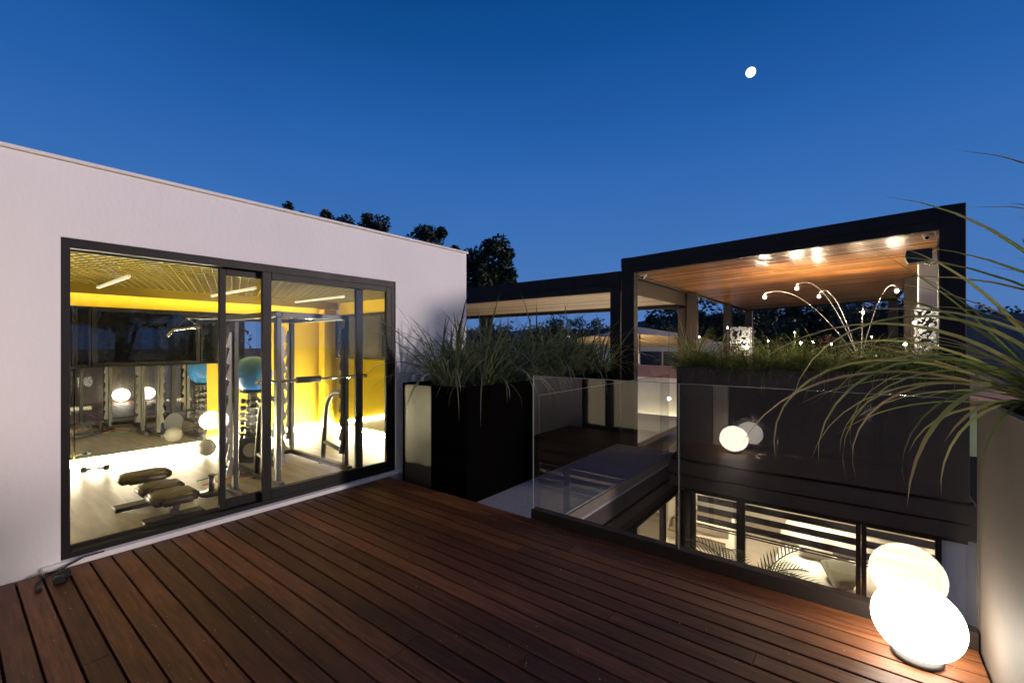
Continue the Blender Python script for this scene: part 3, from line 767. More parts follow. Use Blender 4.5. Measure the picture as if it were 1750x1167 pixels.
# ------------------------------------------------------------------ glass railing
t = bx(-2.22, .476, 3.121, 3.20, -.26, .080, bev=.004).build('rail_channel', M['steel'], label='dark steel channel along the deck edge holding the glass', cat='railing base')
def glass_panel(x0, x1, y0, y1, z0, z1, lab):
    e = empty('glass_panel', ((x0+x1)/2, (y0+y1)/2, z0), lab, 'glass panel', 'glass railing panels')
    bx(x0, x1, y0, y1, z0, z1).build('pane', M['rail_glass'], e)
    if x1-x0 > y1-y0: bx(x0, x1, y0-.0005, y1+.0005, z1+.0005, z1+.0035).build('top_edge', M['edge'], e); bx(x0-.0035, x0-.0005, y0, y1, z0, z1).build('end_edge', M['edge'], e)
    else: bx(x0, x1, y0, y1, z1+.0005, z1+.0035).build('top_edge', M['edge'], e)
glass_panel(-2.205, -.980, 3.134, 3.146, .02, 1.225, 'left glass railing panel beside the black planter')
glass_panel(-.972, .474, 3.134, 3.146, .02, 1.225, 'wide glass railing panel behind the glowing globe lamp')
glass_panel(-2.206, -2.194, 3.22, 6.60, -.128, 1.05, 'glass railing panel running away between gravel strip and courtyard')

# ------------------------------------------------------------------ planters
def planter(name, x0, x1, y0, y1, z0, z1, th, m, lab, rim=None):
    e = empty(name, ((x0+x1)/2, (y0+y1)/2, z0), lab, 'planter')
    bx(x0, x1, y0, y0+th, z0, z1, bev=.004).build('side', m, e); bx(x0, x1, y1-th, y1, z0, z1, bev=.004).build('side', m, e)
    bx(x0, x0+th, y0+th+.0005, y1-th-.0005, z0, z1, bev=.004).build('side', m, e); bx(x1-th, x1, y0+th+.0005, y1-th-.0005, z0, z1, bev=.004).build('side', m, e)
    # uneven soil
    n = 12; vs, fs = [], []
    for i in range(n+1):
        for j in range(n+1): vs.append((x0+th+(x1-x0-2*th)*i/n, y0+th+(y1-y0-2*th)*j/n, z1-.06+rnd.uniform(-.015, .02)))
    for i in range(n):
        for j in range(n): fs.append((i*(n+1)+j, (i+1)*(n+1)+j, (i+1)*(n+1)+j+1, i*(n+1)+j+1))
    MB().quadmesh(vs, fs, True).build('soil', M['soil'], e)
    return e
planter('planter', -4.10, -3.10, 3.235, 6.80, -.28, 1.06, .03, M['black'], 'glossy black planter of tall grasses beside the white wall')
pl = [o_ for o_ in C.objects if o_.get('label', '').startswith('glossy black planter')][0]
pl['label'] = 'long black planter of tall grasses beside the white wall'
bx(-4.05, -3.615, 3.229, 3.2348, -.05, 1.045).build('reflection_panel', mat('reflection_grey', (.085, .082, .066), .42, .5, var=.15, vscale=3), pl)  # pale panel added for the bright stripe of the reflected gym door
planter('planter', .482, 1.45, -.8, 3.23, -.25, 1.215, .04, M['plast'], 'taupe planter along the right edge of the deck')
planter('planter', -2.09, .94, 6.63, 7.45, -.17, 1.168, .05, M['steelbrown'], 'long dark planter across the courtyard with low sedges')

def clump(name, c, n, L, w, lab, m, group, seed, el=(.9, 1.5), droop=(.6, 2.2), r=.06, seg=8, cat='grass'):
    rr = random.Random(seed); mb = MB()
    for i in range(n):
        a = rr.uniform(0, 2*PI); rad = r*math.sqrt(rr.random())
        b = (c[0]+rad*math.cos(a), c[1]+rad*math.sin(a), c[2]-.03)
        a2 = a + rr.uniform(-.7, .7)
        mb.blade(arch(b, a2, rr.uniform(*el), L*rr.uniform(.55, 1.1), rr.uniform(*droop), seg, rr.uniform(-.3, .3)), w*rr.uniform(.6, 1.2), .25, rr.random())
    return mb.build(name, m, label=lab, cat=cat, group=group, origin=c)
gpos = []
yy = 3.42; i = 0
while yy < 6.7:
    gpos.append((-3.36 + rnd.uniform(-.07, .07), yy + rnd.uniform(-.05, .05))); gpos.append((-3.80 + rnd.uniform(-.08, .08), yy + .14 + rnd.uniform(-.05, .05)))
    yy += .36; i += 1
ordn = ['first', 'second', 'third', 'fourth', 'fifth', 'sixth', 'seventh', 'eighth', 'ninth', 'tenth']
for i, (x, y_) in enumerate(gpos):
    side = 'front' if i % 2 == 0 else 'wall'
    clump('grass_clump', (x, y_, 1.01), 50, 1.2 if i % 2 == 0 else 1.0, .025, 'tall grass clump, %s from the deck in the %s row of the black planter' % (ordn[i//2], side), M['grass'], 'grass clumps in the black planter', 100+i,
          el=(.75, 1.5), droop=(.3, 3.0) if i % 2 == 0 else (.2, 1.7), r=.09)
# low sedges across the courtyard
i = 0; x = -1.98
while x < .88:
    for row, y_ in (('front', 6.78), ('rear', 7.14)):
        j = len([0]);
        clump('sedge_clump', (x+rnd.uniform(-.05, .05), y_+rnd.uniform(-.05, .05), 1.13), 80, .52 if row == 'front' else .82, .014,
              'low green sedge, %s row of the courtyard planter, %s from its left end' % (row, (ordn+['eleventh', 'twelfth', 'thirteenth', 'fourteenth', 'fifteenth'])[i]), M['grasslit'], 'sedges in the courtyard planter', 300+i*2+(row == 'rear'),
              el=(.55, 1.45), droop=(.8, 2.6), r=.09, seg=6)
    x += .20; i += 1
clump('tall_grass', (-1.95, 6.9, 1.12), 60, .95, .012, 'tall pale grass at the left corner of the courtyard planter', M['grasslit'], None, 77, el=(1.0, 1.5), droop=(.2, 1.5), r=.07)
clump('tall_grass', (-.97, 7.25, 1.12), 50, .62, .010, 'upright pale grass amid the courtyard planter', M['grasslit'], None, 78, el=(1.1, 1.5), droop=(.1, .7), r=.09)
def flowers(c, n, h, lab, seed):
    rr = random.Random(seed); t = empty('flower_plant', c, lab, 'flowers')
    st, fl = MB(), MB()
    for i in range(n):
        p = arch((c[0], c[1], c[2]), rr.uniform(0, 6.3), rr.uniform(1.1, 1.5), h*rr.uniform(.7, 1.1), .4, 5); st.tube(p, .003, 5)
        for q in range(9): fl.ball(p[-1]+Vector((rr.uniform(-.04, .04), rr.uniform(-.04, .04), rr.uniform(-.03, .03))), rr.uniform(.006, .013), 1)
    st.build('stems', M['grasslit'], t); fl.build('blooms', M['flower'], t, kind='stuff')
flowers((-1.50, 7.0, 1.11), 7, .42, 'reddish dried flowers left of the near gabion', 5)
flowers((-.42, 7.28, 1.11), 6, .50, 'reddish dried flowers below the arc lamp', 6)

# right foreground: strap-leaved plants, every leaf a part
def strap(name, c, leaves, lab):
    t = empty(name, c, lab, 'plant', 'strap-leaved plants in the taupe planter')
    for k_, (pts, w, m) in enumerate(leaves): MB().blade(pts, w, .30, rnd.random()).build('leaf', m, t)
    return t
def rleaves(c, n, L, seed, az=(0, 2*PI), el=(.25, 1.45), droop=(.6, 2.6), w=(.018, .034)):
    rr = random.Random(seed); out = []
    for i in range(n):
        a = rr.uniform(*az); rad = .06*rr.random()
        b = (c[0]+rad*math.cos(a), c[1]+rad*math.sin(a), c[2])
        out.append((arch(b, a, rr.uniform(*el), L*rr.uniform(.5, 1.1), rr.uniform(*droop), 11, rr.uniform(-.4, .4)), rr.uniform(*w), rr.choice((M['leaf'], M['leaf'], M['leaf'], M['leafpale'], M['leafpale'], M['leafdry']))))
    return out
cA = (.80, 3.08, 1.16); cB = (.88, 2.62, 1.16); cC = (.76, 2.12, 1.16); cD = (1.2, 3.0, 1.16)
lv = rleaves(cA, 30, 1.1, 21, el=(.35, 1.35), droop=(.4, 1.9))
# long leaves that rise, arch out over the deck and droop in front of the glass
ra = random.Random(5)
for q in range(11):
    lv.append((arch((cA[0]+ra.uniform(-.05, .05), cA[1]+ra.uniform(-.06, .06), cA[2]), R(ra.uniform(150, 226)), ra.uniform(.55, 1.12), ra.uniform(1.05, 1.75), ra.uniform(1.3, 2.6), 15, ra.uniform(-.25, .25)),
               ra.uniform(.028, .048), ra.choice((M['leafpale'], M['leafpale'], M['leaf'], M['leafdry']))))
for az, el, L, dr, w in ((R(196), .55, 1.25, 1.9, .020), (R(205), .75, 1.35, 2.6, .022), (R(186), .30, .95, 1.1, .026), (R(214), .65, 1.10, 2.5, .018), (R(222), .50, .95, 2.2, .022),
                         (R(170), .60, 1.15, 1.5, .018), (R(160), .75, 1.2, 1.5, .020), (R(178), .95, 1.35, 2.3, .020), (R(190), .85, 1.25, 2.8, .016), (R(232), .6, .9, 2.3, .02), (R(150), .9, 1.2, 1.6, .02)):
    lv.append((arch(cA, az, el, L, dr, 14), w, M['leafpale'] if rnd.random() < .5 else M['leaf']))
strap('strap_leaf_plant', cA, lv, 'big strap-leaved plant arching over the far corner of the taupe planter')
lv = rleaves(cB, 34, 1.25, 22, el=(.5, 1.45), droop=(.3, 1.8))
for az, el, L, dr, w in ((R(150), .75, 1.2, 1.5, .016), (R(165), .5, 1.0, 1.3, .02), (R(140), 1.0, 1.25, 1.3, .018)): lv.append((arch(cB, az, el, L, dr, 14), w, M['leafpale']))
strap('strap_leaf_plant', cB, lv, 'strap-leaved plant in the taupe planter nearer the camera')
strap('strap_leaf_plant', cD, rleaves(cD, 48, 1.55, 24, el=(.8, 1.45), droop=(.3, 1.3), w=(.026, .044)), 'tall strap-leaved plant at the back of the taupe planter')

# ------------------------------------------------------------------ globe lamps
def globe(c, r, lab):
    t = empty('globe_lamp', (c[0], c[1], 0), lab, 'lamp', 'globe lamps on the deck')
    MB().lathe((c[0], c[1], .001), [(.0, 0), (r*.54, 0), (r*.56, .010), (r*.52, .020), (.0, .020)], 28).build('base', M['rubber'], t)
    MB().ball((c[0], c[1], .022+r*.90), r, 4, (1, 1, .95)).build('globe', M['lamp'], t)
globe((.228, 2.865), .174, 'brightly glowing globe lamp in the corner by the glass')
globe((-1.35, -.50), .182, 'glowing globe lamp beside the house wall, mirrored in the glass')

t = empty('globe_lamp', (-1.27, -1.16, 0), 'dimmer globe lamp inside the house window, mirrored behind the brighter one', 'lamp')
MB().lathe((-1.27, -1.16, -.028), [(.0, 0), (.11, 0), (.115, .012), (.11, .024), (.0, .024)], 28).build('base', M['rubber'], t)
MB().ball((-1.27, -1.16, .16), .182, 4, (1, 1, .95)).build('globe', emit_mat('dim_globe', (1, .9, .76), 4.5), t)
# ------------------------------------------------------------------ house wall behind the camera, seen in the railing glass
hs = empty('house_facade', (-1, -.9, 0), 'house front with lit curtains and stone panel mirrored in the railing', 'house')
def hp(n, mb, m): return mb.build(n, m, hs)
FY = -.86
hp('wall', bx(-4.20, -3.95, FY-.2, FY, -.2, 3.0), M['white'])
hp('wall', bx(-4.20, 4.0, FY-.2, FY, 2.45, 3.0), M['white'])
hp('stone_panel', bx(-2.45, -1.72, FY-.2, FY+.02, -.03, 2.448), M['stonewall'])
hp('column', bx(-1.70, -1.50, FY-.2, FY+.03, -.03, 2.448), M['cream'])
def lit(x0, x1, m):
    w = MB(); w.box(x0, x0+.045, FY-.12, FY-.02, -.03, 2.447); w.box(x1-.045, x1, FY-.12, FY-.02, -.03, 2.447); w.box(x0+.046, x1-.046, FY-.12, FY-.02, 2.38, 2.447); w.box(x0+.046, x1-.046, FY-.12, FY-.02, -.03, .05)
    wo = hp('window', w, M['frame']); bx(x0+.046, x1-.046, FY-.075, FY-.067, .051, 2.379).build('pane', M['glass'], wo)
    mb = MB(); n = 40; vs, fs = [], []
    if m is not None:
        for i in range(n+1): x = x0+.05+(x1-x0-.1)*i/n; d = .018*math.sin(i*1.9); vs += [(x, FY-.16+d, .05), (x, FY-.16+d, 2.38)]
        for i in range(n): fs.append((i*2, i*2+2, i*2+3, i*2+1))
        mb.quadmesh(vs, fs, True).build('curtain', m, wo)
lit(-3.94, -3.44, M['curtain']); lit(-3.43, -2.47, M['curtain'])
lit(-1.49, .2, None); lit(.21, 1.9, None)
hp('inner_wall', bx(-4.2, 4.0, FY-3.2, FY-3.1, -.03, 3.0), mat('dim_room', (.10, .08, .065), .9))
hp('inner_floor', bx(-4.2, 4.0, FY-3.1, FY-.2, -.1, -.03), mat('dim_floor', (.06, .04, .03), .6))
# dark shell chair on a ring base
t = empty('lounge_chair', (-.72, -.35, 0), 'dark shell chair on a ring base, dimly mirrored in the railing', 'chair')
cx, cyy = -.80, -.42
MB().tube([(cx+.26*math.cos(2*PI*i/28), cyy+.26*math.sin(2*PI*i/28), .016) for i in range(28)], .012, 8, closed=True).build('ring_base', M['chrome'], t)
MB().tube([(cx-.255, cyy, .02), (cx, cyy, .06), (cx+.255, cyy, .02)], .011, 8).build('cross_bar', M['chrome'], t)
MB().cyl((cx, cyy, .055), .02, .30, 12).build('post', M['chrome'], t)
bm = bmesh.new(); bmesh.ops.create_icosphere(bm, subdivisions=3, radius=1)
for v in list(bm.verts):
    v.co = Vector((cx+v.co.x*.36, cyy+v.co.y*.34, .66+v.co.z*.32))
bmesh.ops.delete(bm, geom=[v for v in bm.verts if (v.co.z > .72 and v.co.y > cyy-.12)], context='VERTS')
MB().add_bm(bm, True).build('shell', M['rubber'], t)

# ------------------------------------------------------------------ pergolas
def pergola(x0, x1, y0, y1, top, slope, beam, posts, lab, pw=.20, ceil_drop=.0, pitch=.135, zb=-.01, pd=.16, back=None, slat_m=None):
    t = empty('pergola', ((x0+x1)/2, (y0+y1)/2, 0), lab, 'pergola')
    zt = lambda x: top + slope*(x-x0)
    # front/back beams follow the slope of the roof
    def sb(y_a, y_b, h, dz=0.0, nm='beam', ins=0.0):
        a, b = x0+ins, x1-ins
        MB().prism([(a, zt(a)-h-dz), (b, zt(b)-h-dz), (b, zt(b)-dz), (a, zt(a)-dz)], 'y', y_a, y_b).build(nm, M['steel'], t)
    sb(y0, y0+.05, beam*.62); sb(y0+.012, y0+.09, beam*.385, beam*.622, ins=.001)
    sb(y1-.09, y1, back or beam)
    for a, b in ((x0, x0+.06), (x1-.06, x1)):
        MB().prism([(a, zt(a)-beam), (b, zt(b)-beam), (b, zt(b)-.003), (a, zt(a)-.003)], 'y', y0+.092, y1-.092).build('side_beam', M['steelbrown'], t)
    MB().prism([(x0+.061, zt(x0)-.06), (x1-.061, zt(x1)-.06), (x1-.061, zt(x1)-.02), (x0+.061, zt(x0)-.02)], 'y', y0+.095, y1-.095).build('roof_sheet', M['steel'], t)
    for (px_, py_, z0) in posts:
        MB().box(px_-pw/2, px_+pw/2, py_-pd/2-(.006 if py_ < y0+.2 else 0), py_+pd/2, z0, zt(px_)+.004 if (py_ < y0+.2) else zt(px_)-(back or beam)-.002, bev=.006).build('post', M['steel'] if py_ < y0+.2 else M['steelbrown'], t)
    # slatted ceiling, each slat its own piece, all sharing one mesh
    xa, xb = x0+.075, x1-.075
    sl = MB(); h0, h1 = zt(xa), zt(xb); d = beam*.86
    vs = [(0, 0, 0)]
    w = pitch-.032
    pr = None; yy = y0+.10
    while yy + w < y1-.10:
        if pr is None:
            pr = MB().prism([(xa, h0-d), (xb, h1-d), (xb, h1-d+.02), (xa, h0-d+.02)], 'y', yy, yy+w).build('slat', slat_m or M['slat'], t); y00 = yy
        else:
            c = pr.copy(); C.objects.link(c); c.location = (0, yy-y00, 0)
        yy += pitch
    return t
pergola(-3.055, .93, 6.85, 17.3, 2.895, .037, .25, [(-2.94, 6.93, -.25), (.835, 6.93, -.01), (-2.95, 10.5, -.25), (-2.95, 14.0, -.25), (-2.95, 17.2, -.25), (.84, 11.6, .0), (.84, 17.2, 0)],
        'right pergola with glowing slatted wood ceiling over the lamp', pw=.215)
pergola(-11.5, -3.10, 6.95, 10.7, 2.69, .003, .33, [(-3.21, 7.04, -.25), (-3.20, 10.6, -.25), (-11.2, 10.6, -.25)],
        'left pergola with pale slatted ceiling behind the grasses', pw=.18, back=.37, slat_m=M['slatpale'])
# terrace slab under the right pergola
bx(-2.085, .93, 7.455, 17.4, -.17, .78).build('upper_terrace', M['concrete'], kind='structure', label='raised terrace under the right pergola')

# ------------------------------------------------------------------ arc lamp with five arms
t = empty('arc_lamp', (.05, 9.36, .785), 'five-armed chrome arc lamp under the right pergola', 'lamp')
MB().lathe((.05, 9.36, .781), [(.0, 0), (.19, 0), (.19, .03), (.05, .05), (.03, .06)], 24).build('base', M['chrome'], t)
MB().cyl((.05, 9.36, .83), .02, .45, 12).build('stem', M['chrome'], t)
for p in ((-1.26, 8.77, 2.32), (-.77, 8.57, 2.415), (-.51, 9.22, 2.32), (.086, 9.62, 2.05), (.48, 8.89, 2.31)):
    p = Vector(p); s = Vector((.05, 9.36, 1.2)) + Vector((rnd.uniform(-.02, .02), rnd.uniform(-.02, .02), 0))
    hor = (p-s); hor.z = 0
    mid = s + hor*.60 + Vector((0, 0, (p.z-s.z)*1.28))
    MB().tube(bez(s, mid, p+Vector((0, 0, .055)), 16), .0058, 8).build('arm', M['satin'], t)
    sh = MB().lathe(p, [(.018, .055), (.045, .045), (.062, .015), (.060, -.012), (.054, -.012), (.056, .012), (.04, .038), (.0, .045)], 20).build('shade', M['glass'], t)
    MB().ball(p+Vector((0, 0, -.008)), .019, 2).build('bulb', M['bulb'], sh)
# gabion columns
def gabion(x0, x1, y0, y1, z0, z1, lab, seed):
    rr = random.Random(seed); t = empty('gabion', ((x0+x1)/2, (y0+y1)/2, z0), lab, 'gabion', 'white gabions under the right pergola')
    bx(x0+.02, x1-.02, y0+.02, y1-.02, z0, z1-.02).build('core', M['void'], t)
    mb = MB()
    fx, fy, fz = x1-x0, y1-y0, z1-z0
    for q in range(1050):
        f_ = rr.random(); u, v = rr.random(), rr.random()
        if f_ < .36: p = (x0+u*fx, y0, z0+v*fz)
        elif f_ < .52: p = (x0+u*fx, y1, z0+v*fz)
        elif f_ < .70: p = (x0, y0+u*fy, z0+v*fz)
        elif f_ < .88: p = (x1, y0+u*fy, z0+v*fz)
        else: p = (x0+u*fx, y0+v*fy, z1-.02)
        a = rr.uniform(.013, .027)
        bm = bmesh.new(); bmesh.ops.create_icosphere(bm, subdivisions=1, radius=a)
        MT = Matrix.Translation(p) @ Matrix.Rotation(rr.uniform(0, 6), 4, (rr.random(), rr.random(), rr.random()+.1)) @ Matrix.Diagonal((rr.uniform(.8, 1.3), rr.uniform(.6, 1), rr.uniform(.5, .8), 1))
        mb.add_bm(bm, False, MT)
    mb.build('pebbles', M['stone_white'], t, kind='stuff')
    w = MB()
    for x in (x0-.03, x1+.03):
        for y_ in (y0-.03, y1+.03): w.cyl((x, y_, z0), .004, z1-z0, 6)
    for z in (z0+.1, (z0+z1)/2, z1-.02): w.tube([(x0-.03, y0-.03, z), (x1+.03, y0-.03, z), (x1+.03, y1+.03, z), (x0-.03, y1+.03, z)], .003, 5, closed=True)
    w.build('cage', M['wire'], t)
gabion(-1.61, -1.35, 7.85, 8.05, .785, 1.77, 'white pebble gabion at the left of the terrace planter', 3)
gabion(.645, .875, 8.13, 8.36, .785, 2.0, 'white pebble gabion column by the right pergola post', 4)
MB().box(.685, .875, 8.38, 8.54, .785, 2.77, bev=.004).build('lit_post', M['cream'], label='pale square post rising behind the right gabion', cat='post')

# small garden lights among the sedges
for i, (p, lab) in enumerate((((-1.34, 7.62, 1.45), 'spike light against the left gabion'), ((-.645, 7.7, 1.52), 'bright spike light amid the planter sedges'), ((-.50, 7.75, 1.53), 'spike light right of the brightest one in the sedges'),
        ((-2.03, 7.6, 1.62), 'small light beside the tall pale grass'), ((.50, 7.72, 1.50), 'spike light left of the right gabion'), ((.60, 7.85, 1.78), 'spike light close to the right gabion top'),
        ((-1.73, 8.2, 1.78), 'tiny light left of the left gabion'), ((-.83, 8.9, 1.70), 'tiny light beyond the upright pale grass'), ((.16, 7.75, 1.60), 'tiny light right of the arc lamp stem'), ((-.28, 7.7, 1.50), 'tiny light just left of the arc lamp stem'), ((-1.05, 7.62, 1.55), 'tiny light right of the left gabion'))):
    t = empty('spike_light', (p[0], p[1], .79), lab, 'garden light', 'small garden lights')
    MB().cyl((p[0], p[1], .786), .004, p[2]-.80, 6).build('spike', M['wire'], t)
    MB().ball(p, (.019, .015, .009, .009, .016, .016, .009, .009, .008, .008, .008)[i], 2).build('bulb', M['spothot'] if i in (0, 4, 5) else M['spot'], t)

for i, (p, lab) in enumerate((((-3.62, 7.25, .55), 'lantern glinting behind the far end of the grasses'), ((-4.6, 8.3, .5), 'lantern under the middle of the left pergola'), ((-6.6, 8.6, .5), 'lantern under the left pergola behind the gym corner'))):
    t = empty('lantern', (p[0], p[1], -.25), lab, 'lantern', 'lanterns under the left pergola')
    MB().cyl((p[0], p[1], -.25), .05, p[2]+.15, 12).build('stand', M['steelbrown'], t)
    MB().ball(p, .055, 3).build('globe', M['lantern'], t)
bx(-11.6, -3.05, 6.86, 10.9, -.35, -.25).build('pergola_floor', M['concrete'], kind='structure', label='floor under the left pergola')
# dome cameras and loudspeaker under the pergola front
def dome(c, lab):
    t = empty('security_camera', c, lab, 'camera', 'cameras under the pergola')
    MB().lathe(c, [(.0, .03), (.05, .03), (.055, .0), (.045, -.006), (.0, -.006)], 20).build('mount', M['camwhite'], t)
    MB().ball((c[0]-.004, c[1]-.008, c[2]-.014), .036, 3).build('dome', M['camwhite'], t)
    MB().cyl((c[0]-.008, c[1]-.05, c[2]-.030), .016, .02, 14, axis='y').build('lens', M['black'], t)
dome((.655, 7.08, 2.765), 'small white camera under the right end of the pergola beam')
dome((-2.76, 7.08, 2.620), 'small white camera under the left end of the pergola beam')
t = empty('loudspeaker', (.62, 7.1, 2.48), 'black loudspeaker on a bracket by the right pergola post', 'loudspeaker')
MB().prism([(.455, 2.525), (.485, 2.455), (.69, 2.47), (.69, 2.615), (.465, 2.605)], 'y', 7.02, 7.21).build('cabinet', M['rubber'], t)
MB().tube([(.64, 7.11, 2.46), (.69, 7.11, 2.42), (.75, 7.08, 2.45)], .01, 8).build('bracket', M['chrome'], t)

# ------------------------------------------------------------------ beyond the gap between the pergolas
t = empty('lower_terrace', (-5, 14, -3), 'lit white terrace wall with glowing counter beyond the pergola posts', 'terrace wall')
bx(-9.5, -2.2, 14.2, 14.4, -2.5, .42).build('wall', M['white'], t)
bx(-9.5, -2.2, 14.15, 14.45, .423, .80).build('parapet', M['pinkwall'], t)
bx(-9.5, -2.2, 13.0, 14.17, -1.35, -1.10).build('counter', M['cream'], t)
bx(-9.4, -2.2, 14.12, 14.16, -1.098, -1.04).build('light_strip', emit_mat('counter_light', (1, .85, .55), 70), t)
bx(-9.5, -2.2, 10.7, 13.0, -2.6, -2.5).build('floor', M['concrete'], t)
t = empty('pendant_bulb', (-3.22, 9.7, .3), 'bare bulb hanging on a cord between the posts', 'lamp')
MB().tube([(-3.23, 9.75, 2.3), (-3.235, 9.72, 1.2), (-3.215, 9.7, .7), (-3.22, 9.7, .35)], .004, 6).build('cord', M['rubber'], t)
MB().ball((-3.22, 9.7, .317), .030, 3).build('bulb', M['spot'], t)
nb = empty('neighbour_house', (-8, 24, -3), 'pale blue-grey neighbour house with dark glass doors under the canopy', 'house')
bx(-13, -4.9, 24, 31, -6.5, 1.45).build('wall', M['bluewall'], nb)
bx(-13.2, -4.8, 23.7, 31.2, 1.452, 1.62).build('roof', M['bluewall'], nb)
for a, b in ((-9.6, -8.35), (-8.25, -7.1), (-7.05, -6.0)):
    w = bx(a, b, 23.93, 23.998, -1.4, 1.10).build('door', M['frame'], nb); bx(a+.08, b-.08, 23.91, 23.929, -1.3, 1.02).build('pane', M['darkglass'], w)
MB().prism([(-4.9, 1.45), (-2.6, -.6), (-2.6, -3), (-4.9, -3)], 'y', 24.1, 24.5).build('ramp_wall', M['bluewall'], nb)
# patio umbrella
t = empty('patio_umbrella', (-7.4, 19.0, -2.5), 'wide tan patio umbrella seen past the pergola posts', 'umbrella')
n = 8; cxu, cyu, ru = -7.6, 19.0, 3.0
vs = [(cxu, cyu, 2.25)]
ud = Vector((-cxu, -cyu, 0)).normalized()
for ring_, (q, z) in enumerate(((.5, 1.95), (1.0, 1.56))):
    for i in range(n*4):
        a = 2*PI*i/(n*4); sag = .05*abs(math.sin(a*n/2))*q; ca, sa = math.cos(a), math.sin(a)
        vs.append((cxu+ru*q*ca, cyu+ru*q*sa, z-sag*(1 if q < 1 else -1.6) + .075*ru*q*(ca*ud.x+sa*ud.y)))
N = n*4
fs = [(0, 1+i, 1+(i+1) % N) for i in range(N)] + [(1+i, 1+N+i, 1+N+(i+1) % N, 1+(i+1) % N) for i in range(N)]
MB().quadmesh(vs, fs, True).build('canopy', M['canopy'], t)
MB().cyl((cxu, cyu, -2.5), .04, 4.6, 10).build('pole', M['steelbrown'], t)
for i in range(n):
    a = 2*PI*i/n; MB().tube([(cxu, cyu, 1.7), (cxu+ru*.98*math.cos(a), cyu+ru*.98*math.sin(a), 1.35)], .012, 6).build('rib', M['oak'], t)
MB().ball((-8.05, 18.9, 1.0), .10, 2).build('umbrella_lamp', emit_mat('umbrella_bulb', (1, .75, .45), 420), label='lit bulb under the tan umbrella', cat='lamp')

# right sliver: neighbour with green wall
ng = empty('green_house', (2.4, 9, -3), 'pale green neighbour wall with window in the gap by the planter', 'house')
bx(1.15, 5.0, 9.6, 13, -6.5, .55).build('wall', M['greenwall'], ng)
w = bx(1.2, 1.55, 9.55, 9.598, -1.6, -.2).build('window', M['frame'], ng); bx(1.24, 1.51, 9.53, 9.549, -1.55, -.25).build('pane', M['darkglass'], w)
bx(1.10, 5.1, 9.5, 13.1, .553, .62).build('eave', M['tile'], ng)
nt = empty('tiled_house', (9, 26, -3), 'dim tiled-roof house beyond the strap-leaved plants', 'house')
bx(3.2, 16, 26, 34, -6.5, .6).build('wall', M['housewall'], nt)
MB().prism([(25.4, .6), (30, 2.9), (34.6, .6)], 'x', 2.8, 16.4).build('roof', M['tile'], nt)
bx(5.0, 6.4, 25.93, 25.998, -1.2, .1).build('window', M['darkglass'], nt)

# ------------------------------------------------------------------ trees
def tree(c, h, r, lab, seed, nl=5200, ls=.16, clus=26, group='trees behind the terrace', zsq=.8):
    rr = random.Random(seed); c = Vector(c); t = empty('tree', c, lab, 'tree', group)
    top = c + Vector((rr.uniform(-.3, .3), rr.uniform(-.3, .3), h-r*zsq))
    tr = MB(); tr.tube([c, c.lerp(top, .5)+Vector((rr.uniform(-.2, .2), rr.uniform(-.2, .2), 0)), top], [.05*h*.5, .04*h*.5, .022*h*.5], 9)
    cl = []
    for i in range(clus):
        d = Vector((rr.gauss(0, 1), rr.gauss(0, 1), rr.gauss(0, .9))).normalized()*r*rr.uniform(.45, 1.0)
        p = top + Vector((d.x, d.y, d.z*zsq)); cl.append((p, r*rr.uniform(.12, .34)))
        if i % 2 == 0: tr.tube([c.lerp(top, rr.uniform(.6, 1)), top.lerp(p, .5)+Vector((0, 0, -.1)), p], [.015*h*.5, .01*h*.5, .004*h*.5], 6)
    tr.build('trunk', M['bark'], t)
    mb = MB()
    for i in range(nl):
        p, cr_ = cl[rr.randrange(clus)]
        d = Vector((rr.gauss(0, 1), rr.gauss(0, 1), rr.gauss(0, 1))).normalized()*cr_*rr.random()**.4
        q = p + d; s = ls*rr.uniform(.6, 1.3)
        u = Vector((rr.gauss(0, 1), rr.gauss(0, 1), rr.gauss(0, .6))).normalized(); v = u.cross(Vector((rr.gauss(0, 1), rr.gauss(0, 1), rr.gauss(0, 1)))).normalized()
        ub = rr.randrange(16)
        mb.quadmesh([q-u*s*.6, q+v*s*.28, q+u*s*.6, q-v*s*.28], [(0, 1, 2, 3)], False, [[(ub+.5, 0), (ub+.5, .5), (ub+.5, 1), (ub+.5, .5)]])
    mb.build('crown', M['tree'], t)
def at(px, d):      # ground position of a thing seen under image column px at depth d
    s = (px-875)/F_PX; return (d*(-math.sin(YAW)+math.cos(YAW)*s), d*(math.cos(YAW)+math.sin(YAW)*s))
def tz(py, d): return 1.5 + (588-py)/F_PX*d
for k_, (px, d, py, r, lab, nl) in enumerate((
        (826, 19, 402, 1.5, 'dark leafy tree rising at the right corner of the gym roof', 5600), (748, 20, 386, 1.8, 'dark tree crown above the gym roof left of the corner tree', 5200),
        (632, 21, 368, 1.6, 'dark tree crown peeking over the middle of the gym roof', 4200), (556, 22, 356, 1.3, 'dark tree crown left of the middle one over the gym roof', 3600), (505, 23, 352, 1.1, 'small dark tree crown furthest left over the gym roof', 3200))):
    x, y_ = at(px, d); tree((x, y_, -6.5), tz(py, d)+6.5, r, lab, 40+k_, nl*2, .17, 44, 'trees behind the gym', 1.25)
